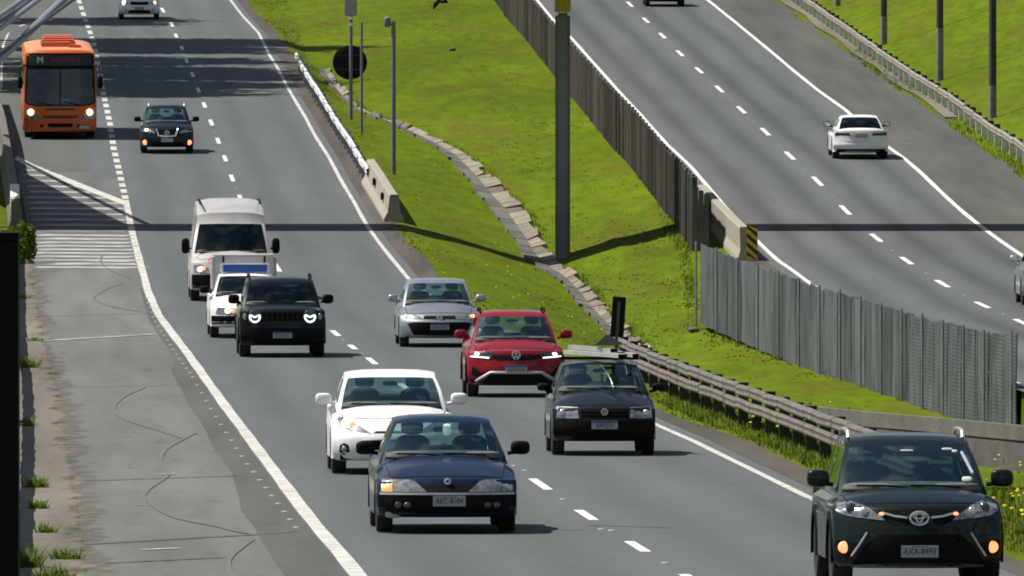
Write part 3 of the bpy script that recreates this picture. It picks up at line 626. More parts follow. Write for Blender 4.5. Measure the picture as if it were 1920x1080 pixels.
# zinc sheet and mesh fence
zf = empty('zinc_fence', (0, 0, 0), label='grey corrugated zinc fence on the grass in front of the right carriageway', cat='fence')
x0, y0 = gpt(1905, 786, -.45); x1, y1 = gpt(1312, 590, -.40); N = 46
def zf_pt(t):   # image-even spacing, so the panels keep a steady width
    px = 1312 + (1905 - 1312) * t; s0, s1 = FPX / y1, FPX / y0; 
    top = np.interp(px, [1310, 1480, 1650, 1750, 1870, 1905], [457, 520, 572, 600, 628, 622]); bot = np.interp(px, [1312, 1440, 1560, 1700, 1905], [592, 648, 700, 766, 788])
    sc = 78 + 20 * t; return px, top, bot, sc
zf.location = unproj(1312, 592, zf_pt(0)[3])
for k in range(N):
    mb = MB(); A = zf_pt(k / N); B = zf_pt((k + 1) / N)
    pa, ta = unproj(A[0], A[2] + 14, A[3]), unproj(A[0], A[1] + random.uniform(-4, 2), A[3]); pb, tb = unproj(B[0], B[2] + 14, B[3]), unproj(B[0], B[1] + random.uniform(-2, 5), B[3])
    rows = []
    nn = 6
    for j in range(nn + 1):
        t = j / nn; o_ = .05 * math.sin(j * math.pi) + (.035 if j % 2 else 0); o_ += (.06 if k % 2 else -.02) * (1 - t)
        p = pa.lerp(pb, t); q = ta.lerp(tb, t); rows.append([p + Vector((-o_, 0, 0)), p.lerp(q, .5) + Vector((-o_ - random.uniform(-.012, .012), 0, 0)), q + Vector((-o_ + random.uniform(-.01, .02), 0, 0))])
    mb.grid(rows); back = [[Vector(v) + Vector((.02, .0, 0)) for v in r] for r in rows]; mb.grid(back)
    for ra, rb in ((rows[0], back[0]), (rows[-1], back[-1])): mb.grid([ra, rb])
    mb.grid([[r[-1] for r in rows], [r[-1] for r in back]])
    child_mesh(mb, 'mesh_panel' if k > 27 else 'zinc_panel', M['wire'] if k > 27 else M['zinc'], zf)
    if k % 3 == 0 or k == N - 1:
        t_ = pa if k < N - 1 else pb; u_ = ta if k < N - 1 else tb; mb = MB(); mb.tube([t_ + Vector((-.09, 0, 0)), u_ + Vector((-.09, 0, .06))], .026, 8); child_mesh(mb, 'post', M['steel'], zf, True)

# ------------------------------------------------------------------ guard rails
WB = [(-.03, -.115), (.03, -.10), (.05, -.06), (.035, -.012), (.035, .012), (.05, .06), (.03, .10), (-.03, .115)]
def rail(name, label, c, off, Ya, Yb, heights, m_beam, m_post, post_step, seg, side=-1, m_low=None, post_w=.14, group=None, wob=.02, zsc=1.0, low_h=.35, post_top=.0):
    root = empty(name, c.pt((Ya + Yb) / 2, off), label=label, cat='guard rail', group=group)
    offf = off if callable(off) else (lambda Y: off)
    Y = Ya; i = 0
    while Y < Yb - .1:
        ye = min(Y + seg, Yb)
        for hz_ in heights:
            rows = []; dz0, dz1 = random.uniform(-wob, wob), random.uniform(-wob, wob)
            for t in (0, .5, 1):
                yy = Y + (ye - Y) * t + (.02 if t == 1 else 0); p = c.pt(yy, offf(yy), hz_ + dz0 * (1 - t) + dz1 * t)
                rows.append([(p.x + side * (b[0] + .10 + (.006 if i % 2 else 0)), p.y, p.z + b[1] * zsc) for b in WB] + [(p.x + side * (b[0] + .09), p.y, p.z + b[1] * zsc) for b in reversed(WB)])
            mb = MB(); mb.grid(rows, close=True); mb.add(rows[0], [tuple(range(16))]); mb.add(rows[-1], [tuple(range(16))])
            child_mesh(mb, 'beam', m_beam, root)
        Y = ye; i += 1
    Y = Ya + .3
    while Y < Yb:
        p = c.pt(Y, offf(Y)); g_ = terr(p.x, p.y); top = p.z + max(heights) + .12 + post_top; w = post_w
        dz = random.uniform(-.03, .05)
        mb = MB()
        if m_low: mb.box(p.x - w / 2, p.x + w / 2, p.y - w / 2, p.y + w / 2, g_ + low_h, top + dz)
        else: mb.box(p.x - w / 2, p.x + w / 2, p.y - w / 2, p.y + w / 2, g_ - .3, top + dz)
        po = child_mesh(mb, 'post', m_post, root)
        if m_low:
            mb = MB(); mb.box(p.x - w / 2 - .005, p.x + w / 2 + .005, p.y - w / 2 - .005, p.y + w / 2 + .005, g_ - .3, g_ + low_h - .002)
            mb.v = [tuple(Vector(q) - root.location) for q in mb.v]; lo = mb.build('painted_base', m_low, po, smooth=False)
        Y += post_step
    return root
rail('guard_rail', 'white guard rail with dark bolt plates ending at a pale concrete block', RL, .75, Y_of(356), Y_of(133), [.58], M['rail_w'], M['steel'], 4.0, 4.0, wob=.03, post_w=.12)
rail('guard_rail', 'weathered double beam guard rail on dark timber posts beside the dark green car', RL, 1.5, Y_of(935), Y_of(697), [.60, .36], M['rail_o'], M['post_d'], 4.0, 4.0, wob=.015, post_w=.17, post_top=-.03, zsc=.82)
rail('guard_rail', 'long brownish guard rail on whitewashed posts beyond the right carriageway', QR, GR_OFF, Y_of(430), 720, [.56], M['rail_r'], M['post_d'], 4.0, 6.0, m_low=M['lime'], low_h=.40, wob=.03, post_w=.2, post_top=.03)
def left_off(Y): return float(np.interp(Y, [150, 280, 400, 480], [-1.15, -1.0, -.62, -.55]))
class OffC(Curve):
    def __init__(s): pass
    def X(s, Y): return PE.X(Y) + np.interp(Y, [150, 280, 400, 480], [-1.15, -1.0, -.62, -.55])
rail('guard_rail', 'dark old guard rail at the left edge beside the striped pavement', OffC(), 0.0, 120, Y_of(475), [.56], M['conc_d'], M['conc_d'], 4.0, 4.0, side=1, m_low=M['lime'], low_h=.25, post_w=.20, wob=.03)
# bolt holes of the white rail
wr = [o for o in C.objects if o.name == 'guard_rail'][0]
Yv = Y_of(350)
while Yv < Y_of(140):
    p = RL.pt(Yv, .75 - .135, .60); mb = MB(); mb.box(p.x - .02, p.x + .012, p.y - .35, p.y + .35, p.z - .05, p.z + .05); child_mesh(mb, 'bolt_plate', M['black'], wr); Yv += 8.0

# concrete end block of the white rail
def jersey(name, label, c, off, Ya, Yb, hgt, w0, w1, m, slots=()):
    root = empty(name, c.pt((Ya + Yb) / 2, off), label=label, cat='concrete barrier')
    ys = np.linspace(Ya, Yb, 10); rows = []
    prof = [(-w0, -.15), (-w0, .08), (-w0 * .62, .30), (-w1, hgt - .04), (-w1 + .03, hgt), (w1 - .03, hgt), (w1, hgt - .04), (w0 * .62, .30), (w0, .08), (w0, -.15)]
    for i, Y in enumerate(ys):
        p = c.pt(Y, off); f = 1.0
        rows.append([(p.x + a * f, p.y, p.z + b * (1 if b < .1 else (1 - .0 * i))) for a, b in prof])
    mb = MB(); mb.grid(rows); mb.add(rows[0], [tuple(range(10))]); mb.add(rows[-1], [tuple(range(10))]); child_mesh(mb, 'block', m, root)
    for (f, hh) in slots:
        Y = Ya + (Yb - Ya) * f; p = c.pt(Y, off); mb = MB(); mb.box(p.x - w1 - .10, p.x - w1 - .005, p.y - 1.1, p.y + 1.1, p.z + hh - .10, p.z + hh + .08); child_mesh(mb, 'slot', M['black'], root)
    return root
jersey('concrete_barrier', 'short pale concrete barrier with two dark slots ending the white guard rail', RL, .86, Y_of(416), Y_of(346), .80, .30, .13, M['conc'], [(.25, .52), (.62, .55)])
jersey('concrete_barrier', 'tan concrete barrier behind the striped marker ending the dark board fence', QL, -.92, Y_of(489), Y_of(455) + 22, .92, .17, .13, M['conc'])
lb_ = jersey('concrete_barrier', 'dark grey concrete barrier with a pale band at the left edge above the bush', OffC(), .28, Y_of(432), Y_of(196), .86, .22, .12, M['conc_g'])
Yv = Y_of(428); mb = MB(); rows = []
for Y in (Yv, Yv + 6, Yv + 12): p = OffC().pt(Y, .28); rows.append([(p.x - .135, p.y, p.z + .45), (p.x - .135, p.y, p.z + .868), (p.x + .135, p.y, p.z + .868), (p.x + .135, p.y, p.z + .45)])
mb.grid(rows); child_mesh(mb, 'pale_band', M['lime'], lb_)  # pale band laid over the barrier top at its near end
# striped hazard marker on the barrier nose
c = QL.pt(Y_of(489) - .25, -.72); hm = empty('hazard_marker', (c.x, c.y, c.z), label='narrow amber and black striped hazard marker in front of the tan concrete barrier', cat='hazard marker')
mb = MB(); mb.box(-.15, .15, 0, .03, .02, .98); mb.build('panel', M['amberp'], hm, smooth=False)
for k in range(5):
    z = -.1 + k * .245; q = [(-.15, z + .26), (.15, z), (.15, z + .12), (-.15, z + .38)]
    q = [(x, min(max(zz, .02), .98)) for x, zz in q]; mb = MB(); mb.add([(x, -.004, zz) for x, zz in q] + [(x, .0005, zz) for x, zz in q], [(0, 1, 2, 3), (7, 6, 5, 4), (0, 4, 5, 1), (1, 5, 6, 2), (2, 6, 7, 3), (3, 7, 4, 0)]); mb.build('stripe', M['blackp'], hm, smooth=False)
mb = MB(); mb.box(-.03, .03, .032, .09, -.3, .9); mb.build('post', M['steel'], hm, smooth=False)
# low concrete beam wall crossing behind the guard rail
bw = empty('beam_wall', unproj(1730, 840, 113), label='low grey concrete beam on a dark wall crossing behind the weathered guard rail', cat='wall')
pa = [(1520, 762, 800, 110), (1640, 774, 818, 112), (1760, 784, 838, 114), (1900, 797, 858, 116), (2060, 812, 880, 118)]
for (a, b) in zip(pa[:-1], pa[1:]):
    A0, A1 = unproj(a[0], a[1], a[3]), unproj(a[0], a[2] + 25, a[3]); B0, B1 = unproj(b[0], b[1], b[3]), unproj(b[0], b[2] + 25, b[3]); d = Vector((0, .35, 0)); dn = Vector((0, 0, -.24))
    mb = MB(); q = [A0, B0, B0 + dn, A0 + dn]; q2 = [p + d for p in q]
    mb.add(q + q2, [(0, 1, 2, 3), (7, 6, 5, 4), (0, 4, 5, 1), (1, 5, 6, 2), (2, 6, 7, 3), (3, 7, 4, 0)]); child_mesh(mb, 'beam', M['conc_g'], bw)
    e = Vector((0, .08, 0)); q = [A0 + dn * 1.02 + e, B0 + dn * 1.02 + e, B1 + e, A1 + e]; q2 = [p + Vector((0, .2, 0)) for p in q]
    mb = MB(); mb.add(q + q2, [(0, 1, 2, 3), (7, 6, 5, 4), (0, 4, 5, 1), (1, 5, 6, 2), (2, 6, 7, 3), (3, 7, 4, 0)]); child_mesh(mb, 'wall_panel', M['conc_d'], bw)

# ------------------------------------------------------------------ footbridge (its deck and ramp stand above the frame; column in view)
YB = Y_of(424)
cp = pix2ground(1055, 481, 380, 430); cp.y = YB; cp.x = (1055 - 960) / s_at(YB); cp.z = terr(cp.x, YB)
zr = float(zroad(YB)); fb = empty('footbridge', cp, label='grey concrete footbridge column with a yellow head standing in the grass median', cat='footbridge')
def fbox(name, m, x0, x1, y0, y1, z0, z1, b=0):
    mb = MB(); mb.box(x0, x1, y0, y1, z0, z1, b=b); return child_mesh(mb, name, m, fb)
fbox('column', M['column'], cp.x - .22, cp.x + .22, cp.y - .30, cp.y + .30, cp.z - .4, zr + 6.22, .08)
fbox('column_head', M['yellow'], cp.x - .23, cp.x + .23, cp.y - .42, cp.y + .42, zr + 6.24, zr + 6.9, .02)
fbox('deck', M['column'], -18.3, 30, YB - 2.8, YB + 2.8, zr + 6.92, zr + 7.35)
for yy in (YB - 2.8, YB + 2.8):
    for hh in (7.75, 8.1, 8.5): fbox('handrail', M['steel'], -15.8, 30, yy - .04, yy + .04, zr + hh - .04, zr + hh + .04)
    for k in range(22): fbox('baluster', M['steel'], -15.7 + k * 2.1, -15.6 + k * 2.1, yy - .04, yy + .04, zr + 7.35, zr + 8.46)
# ramp going down beyond, parallel to the road
rp = []
for k in range(13):
    Y = YB + 1.9 + k * 4.0; h = 7.35 - .082 * (Y - YB - 1.9); rp.append((Y, float(zroad(Y)) * 0 + zr + h))
mb = MB(); rows = []
rx = lambda Y: -.052 * (Y - YB - 1.9)
for Y, z in rp: rows.append([(-18.3 + rx(Y), Y, z), (-15.85 + rx(Y), Y, z), (-15.85 + rx(Y), Y, z - .3), (-18.3 + rx(Y), Y, z - .3)])
mb.grid(rows, close=True); child_mesh(mb, 'ramp', M['column'], fb)
for xx in (-18.25, -15.9):
    for hh in (1.12, 1.0):
        mb = MB(); mb.tube([(xx + rx(Y), Y, z + hh) for Y, z in rp], .07, 6); child_mesh(mb, 'handrail', M['steel'], fb)
    for j in range(len(rp) * 4 - 4):
        mb = MB()
        i, t = divmod(j, 4); Y = rp[i][0] + (rp[i + 1][0] - rp[i][0]) * t / 4; z = rp[i][1] + (rp[i + 1][1] - rp[i][1]) * t / 4
        mb.box(xx + rx(Y) - .03, xx + rx(Y) + .03, Y - .03, Y + .03, z, z + 1.1)
        child_mesh(mb, 'baluster', M['steel'], fb)
for X in (-17.1, 28): 
    fbox('column', M['column'], X - .3, X + .3, cp.y - .3, cp.y + .3, zr - .6, zr + 6.9, .02)

# ------------------------------------------------------------------ poles and signs
def pole(name, label, cat, px, py, width, top_py=None, height=None, group=None, m='pole_g', m_low=None, low=0.0, smax=700.):
    p = pix2ground(px, py, 120, smax); s = s_at(p.y); h = height if height else (py - top_py) / s
    root = empty(name, p, label=label, cat=cat, group=group)
    mb = MB(); z0 = low if m_low else -.4; mb.tube([(0, 0, z0), (0, 0, h / 2), (0, 0, h)], [width / 2, width / 2 * .97, width / 2 * .93], 12); mb.build('shaft', M[m], root)
    if m_low: mb = MB(); mb.tube([(0, 0, -.4), (0, 0, low - .001)], width / 2 + .006, 12); mb.build('painted_base', M[m_low], root)
    return root, s, h
r1, s1, h1 = pole('sign_post', 'grey steel post carrying a dark round sign seen from behind', 'road sign', 658, 224, .13, -30)
k = lambda px, py: ((px - 658) / s1, (224 - py) / s1)
cx, cz = k(656, 117); mb = MB(); Mx = Matrix.Translation((cx, -.0, cz)); mb.lathe([(.075, .001), (.075, .60), (.085, .615), (.11, .615), (.11, .60), (.10, .001)], 40, axis='y', M=Mx); mb.build('sign_disc', M['black'], r1)
for zz in (-.25, .25): mb = MB(); mb.box(cx - .45, cx + .45, .056, .073, cz + zz - .03, cz + zz + .03); mb.build('bracket', M['blackp'], r1, smooth=False)
cx, cz = k(658, 14); mb = MB(); mb.box(cx - .22, cx + .22, -.16, -.068, cz - .30, cz + .32, b=.03); mb.build('cabinet', M['steel'], r1)
for zz in (34, 46): a, b = k(658, zz); mb = MB(); mb.tube([(0, 0, b - .05), (0, 0, b + .05)], .085, 10); mb.build('clamp', M['chrome'], r1)
pole('steel_post', 'thin grey post right behind the round sign', 'post', 678, 250, .095, 42)
r3, s3, h3 = pole('steel_post', 'tall bare grey post standing alone in the grass right of the round sign', 'post', 738, 328, .15, 40)
mb = MB(); mb.sell((-.20, 0, h3 - .02), (.11, .12, .17), .5); mb.build('lamp_head', M['pole_g'], r3)
mb = MB(); mb.tube([(-.2, 0, h3 - .10), (0, 0, h3 - .12)], .03, 6); mb.build('arm', M['pole_g'], r3)
GP_ = 'dark utility poles on the right slope'
for px, py, lb in ((1570, 12, 'dark pole at the top edge farthest left on the right slope'), (1657, 84, 'dark pole with pale foot second from the left on the right slope'), (1762, 152, 'dark pole with pale foot between two others on the right slope'), (1861, 222, 'dark pole with pale foot nearest on the right slope')):
    pole('utility_pole', lb, 'pole', px, py, .27, height=8.5, group=GP_, m='pole_d', m_low='pole_l', low=1.15 if px != 1762 else 2.0)
# narrow sign seen from behind by the guard rail
p = RL.pt(Y_of(700), 1.28); s = s_at(p.y); sg = empty('marker_sign', p, (0, 0, 0), 'narrow black marker panel on a thin post seen from behind at the guard rail end', 'road sign')
Mt = Matrix.Rotation(R(4), 4, 'Y'); z0 = (700 - 632) / s; z1 = (700 - 556) / s
mb = MB(); mb.box(-.135, .135, 0, .03, z0, z1, b=.012); mb.v = [tuple(Mt @ Vector(q)) for q in mb.v]; mb.build('panel', M['black'], sg)
mb = MB(); mb.box(-.03, .03, -.045, -.005, -.3, z1 - .1); mb.v = [tuple(Mt @ Vector(q)) for q in mb.v]; mb.build('post', M['conc_d'], sg, smooth=False)
for zz in (.2, .75): mb = MB(); mb.box(-.13, .13, -.012, -.002, z0 + (z1 - z0) * zz - .02, z0 + (z1 - z0) * zz + .02); mb.v = [tuple(Mt @ Vector(q)) for q in mb.v]; mb.build('bracket', M['trim'], sg, smooth=False)
# black post close to the camera, bottom left
S = 236.; pr = unproj(35, 435, S); gz = terr(pr.x - .25, pr.y); fp = empty('black_post', (pr.x - .25, pr.y, gz), label='broad black post close by at the lower left edge', cat='post')
mb = MB(); mb.box(-.25, .25, -.2, .2, -.5, pr.z - gz - .06, b=.01); mb.build('shaft', M['void'], fp); mb = MB(); mb.box(-.255, .255, -.205, .205, pr.z - gz - .058, pr.z - gz); mb.build('cap', M['void'], fp, smooth=False)
# overhead cables close by, upper left
for (a, b, r_, m_, lb) in (((0, 111), (119, 0), .017, 'cable', 'thickest grey overhead cable lowest in the upper left corner'), ((0, 99), (140, -2), .008, 'cable_d', 'thin dark overhead cable beside the thickest one in the upper left corner'),
                          ((0, 53), (72, 0), .012, 'cable', 'grey overhead cable second from the thickest in the upper left corner'), ((0, 42), (57, 0), .008, 'cable_d', 'dark thin overhead cable in the middle of the upper left bundle'), ((0, 29), (42, 0), .012, 'cable', 'grey overhead cable nearest the upper left corner')):
    S0 = FPX / 62.; d = Vector((b[0] - a[0], b[1] - a[1])); A = (a[0] - d.x * 4, a[1] - d.y * 4); B = (a[0] + d.x * 5, a[1] + d.y * 5)
    PA, PB_ = unproj(A[0], A[1], FPX / 56.), unproj(B[0], B[1], FPX / 70.)
    # pass exactly through the middle of the visible piece
    pm = unproj((a[0] + b[0]) / 2, (a[1] + b[1]) / 2, S0); t = 0.5; off = pm - PA.lerp(PB_, t); path = [PA.lerp(PB_, q / 16) + off + Vector((0, 0, .35 * (q / 16 - .5) ** 2)) for q in range(17)]
    o_ = MB(); o_.tube(path, r_, 8); tag(o_.build('overhead_cable', M[m_]), lb, 'cable', 'overhead cables in the upper left corner')
# dark scrap on the upper slope
p = pix2ground(826, 18, 380, 700); sc_ = MB()
sc_.tube([(-.32, 0, .02), (-.22, 0, .25), (-.05, 0, .42), (.05, 0, .36)], [.03, .11, .10, .04], 8); sc_.tube([(.02, 0, .30), (.18, .05, .42), (.30, .05, .30)], [.05, .12, .05], 8)
o = sc_.build('debris', M['black']); o.location = p; tag(o, 'dark curled scrap lying on the grass near the top of the median', 'debris')
for px, py, lb in ((1300, 623, 'small dark scrap with a pale edge lying on the grass before the zinc fence'), (848, 95, 'small grey scrap lying on the upper median grass')):
    p = pix2ground(px, py, 200, 640); mb = MB(); mb.sell((0, 0, .06), (.14, .2, .07), .8); o = mb.build('debris', M['conc_d']); o.location = p; tag(o, lb, 'debris')
# ------------------------------------------------------------------ vehicles
def txt_mesh(text, size):
    cu = bpy.data.curves.new('t', 'FONT'); cu.body = text; cu.size = size; cu.align_x = 'CENTER'; cu.align_y = 'CENTER'; cu.extrude = .0015; cu.resolution_u = 2
    o = bpy.data.objects.new('t', cu); C.objects.link(o); dg = bpy.context.evaluated_depsgraph_get()
    me = bpy.data.meshes.new_from_object(o.evaluated_get(dg)); bpy.data.objects.remove(o); bpy.data.curves.remove(cu)
    return me
def decal(mb, bvh, poly, off, depth=.03, step=.09, rear=False, L=0):
    """polygon given in the front view (x, z) laid on the body along the driving axis, with a rim going back into it"""
    bm = bmesh.new(); vs = [bm.verts.new((x, 0, z)) for x, z in poly]; bm.faces.new(vs)
    xs = [p[0] for p in poly]; zs = [p[1] for p in poly]
    for a, b, n in ((min(xs), max(xs), (1, 0, 0)), (min(zs), max(zs), (0, 0, 1))):
        k = int((b - a) / step)
        for i in range(1, k + 1):
            t = a + (b - a) * i / (k + 1)
            bmesh.ops.bisect_plane(bm, geom=bm.verts[:] + bm.edges[:] + bm.faces[:], plane_co=(t * n[0], 0, t * n[2]), plane_no=n)
    bmesh.ops.triangulate(bm, faces=bm.faces[:])
    sg = -1 if not rear else 1; yl = None
    for v in bm.verts:
        d = Vector((0, 1, 0)) if not rear else Vector((0, -1, 0)); best = None
        for sx in (1.0, .985, .96, .93, .9):
            hit = bvh.ray_cast(Vector((v.co.x * sx + 3e-4, -3 if not rear else L + 3, v.co.z + 2e-4)), d)
            if hit[0] is not None and (hit[0].y < 1.6 if not rear else hit[0].y > L - 1.6): best = hit[0].y; break
        v.co.y = (best if best is not None else (0.3 if not rear else L - .3)) + sg * off
    be = [e for e in bm.edges if len(e.link_faces) == 1]
    r = bmesh.ops.extrude_edge_only(bm, edges=be)
    for e in r['geom']:
        if isinstance(e, bmesh.types.BMVert): e.co.y -= sg * (depth + off)
    bm.verts.index_update(); mb.add([v.co.copy() for v in bm.verts], [[v.index for v in f.verts] for f in bm.faces]); bm.free()
def bvh_y(bvh, x, z, rear=False, L=0):
    h = bvh.ray_cast(Vector((x + 3e-4, -3 if not rear else L + 3, z + 2e-4)), Vector((0, -1 if rear else 1, 0)))
    return h[0].y if h[0] is not None else (0.1 if not rear else L - .1)
US = [-1, -.985, -.955, -.90, -.80, -.62, -.40, -.2, 0, .2, .40, .62, .80, .90, .955, .985, 1]
_wheels = {}
def wheel_meshes(rad, wid):
    key = (rad, wid)
    if key not in _wheels:
        a = MB(); w = wid / 2
        prof = [(-w * .72, rad * .66), (-w * .92, rad * .76), (-w, rad * .90), (-w * .86, rad * .985)]
        for i, t in enumerate(np.linspace(-.7, .7, 6)):
            prof += [(w * (t - .08), rad), (w * (t + .06), rad), (w * (t + .07), rad * .98), (w * (t + .13), rad * .98)]
        prof += [(w * .88, rad * .985), (w, rad * .90), (w * .92, rad * .76), (w * .72, rad * .66)]
        a.lathe(prof, 28); t_me = a.mesh('wheel', M['tyre'])
        b = MB(); b.lathe([(-w * .70, rad * .66), (-w * .55, rad * .60), (-w * .35, rad * .60), (-w * .35, .001)], 24); b.lathe([(w * .70, rad * .66), (w * .55, rad * .60), (w * .35, rad * .60), (w * .35, .001)], 24)
        for sgn in (-1, 1):
            for k in range(5):
                Mx = Matrix.Rotation(2 * math.pi * k / 5, 4, 'X'); b.box(sgn * w * .38, sgn * w * .62, -.035, .035, .03, rad * .63, M=Mx)
            b.lathe([(sgn * w * .64, .001), (sgn * w * .64, .05), (sgn * w * .38, .06)], 12)
        _wheels[key] = (t_me, b.mesh('rim', M['rim']))
    return _wheels[key]
def plate(root, bvh, x, z, text, w=.40, h=.13, merc=False, tilt=0.0, rear=False, L=0, blank=False):
    ys = [bvh_y(bvh, x + dx, z + dz, rear, L) for dx in (-w / 2, 0, w / 2) for dz in (-h / 2, h / 2)]
    y = (min(ys) - .022) if not rear else (max(ys) + .022); sg = 1 if not rear else -1
    mb = MB(); mb.box(-w / 2, w / 2, -.004, .012, -h / 2, h / 2, b=.004); o = mb.build('number_plate', M['plate'], root); o.location = (x, y, z)
    if rear: o.rotation_euler = (0, 0, math.pi)
    if merc: m2 = MB(); m2.box(-w / 2 + .004, w / 2 - .004, -.0065, -.0045, h / 2 - .034, h / 2 - .004); m2.build('plate_band', M['plate_b'], o, smooth=False)
    if text == '#':
        for k in range(7):
            m2 = MB(); xx = (k - 3) * w * .115; m2.box(xx - w * .036, xx + w * .036, -.006, -.004, -h * .38 - random.uniform(0, .01), h * (.10 if merc else .3)); m2.build('plate_mark', M['smudge'], o, smooth=False)
    elif text:
        me = txt_mesh(text, h * .78 if not merc else h * .72); me.materials.clear(); me.materials.append(M['ink'])
        t = link_mesh('plate_text', me, o, (0, -.006, -.004 if not merc else -.014), (math.pi / 2, 0, 0), (.80, 1, 1))
    if not merc and text and text != '#':
        m2 = MB(); m2.box(-w * .22, w * .22, -.0062, -.0045, h * .36, h * .40); m2.build('plate_line', M['ink'], o, smooth=False)
    return o
def vw_badge(root, bvh, z, r, x=0.0):
    y = bvh_y(bvh, x, z) - .035; o_ = MB(); Mx = Matrix.Translation((x, y, z))
    prof = [(-.006, r * .84), (-.014, r * .88), (-.014, r * .96), (0, r), (.03, r), (.03, r * .84), (-.006, r * .84)]
    o_.lathe(prof, 28, axis='y', M=Mx)
    def bar(a, b, w=.075):
        a = Vector((a[0] * r, 0, a[1] * r)); b = Vector((b[0] * r, 0, b[1] * r)); d = (b - a).normalized(); n = Vector((-d.z, 0, d.x)) * w * r
        q = [a + n, b + n, b - n, a - n]; P0 = Vector((x, y - .010, z)); P1 = Vector((x, y + .02, z))
        o_.add([p + P0 for p in q] + [p + P1 for p in q], [(0, 1, 2, 3), (7, 6, 5, 4), (0, 4, 5, 1), (1, 5, 6, 2), (2, 6, 7, 3), (3, 7, 4, 0)])
    for s in (-1, 1):
        bar((s * .36, .80), (0, .12)); bar((s * .80, .36), (s * .36, -.74)); bar((s * .36, -.74), (0, -.06))
    o_.build('emblem', M['chrome'], root)
def ring_badge(root, bvh, z, rx, rz, inner=()):
    y = bvh_y(bvh, 0, z) - .03; mb = MB()
    def ell(cx, cz, a, b, t):
        path = [Vector((cx + a * math.cos(q), y, z + cz + b * math.sin(q))) for q in np.linspace(0, 2 * math.pi, 29)]; mb.tube(path, t, 6, cap=False)
    ell(0, 0, rx, rz, .013)
    for e in inner: ell(*e, .009)
    mb.build('emblem', M['chrome'], root)

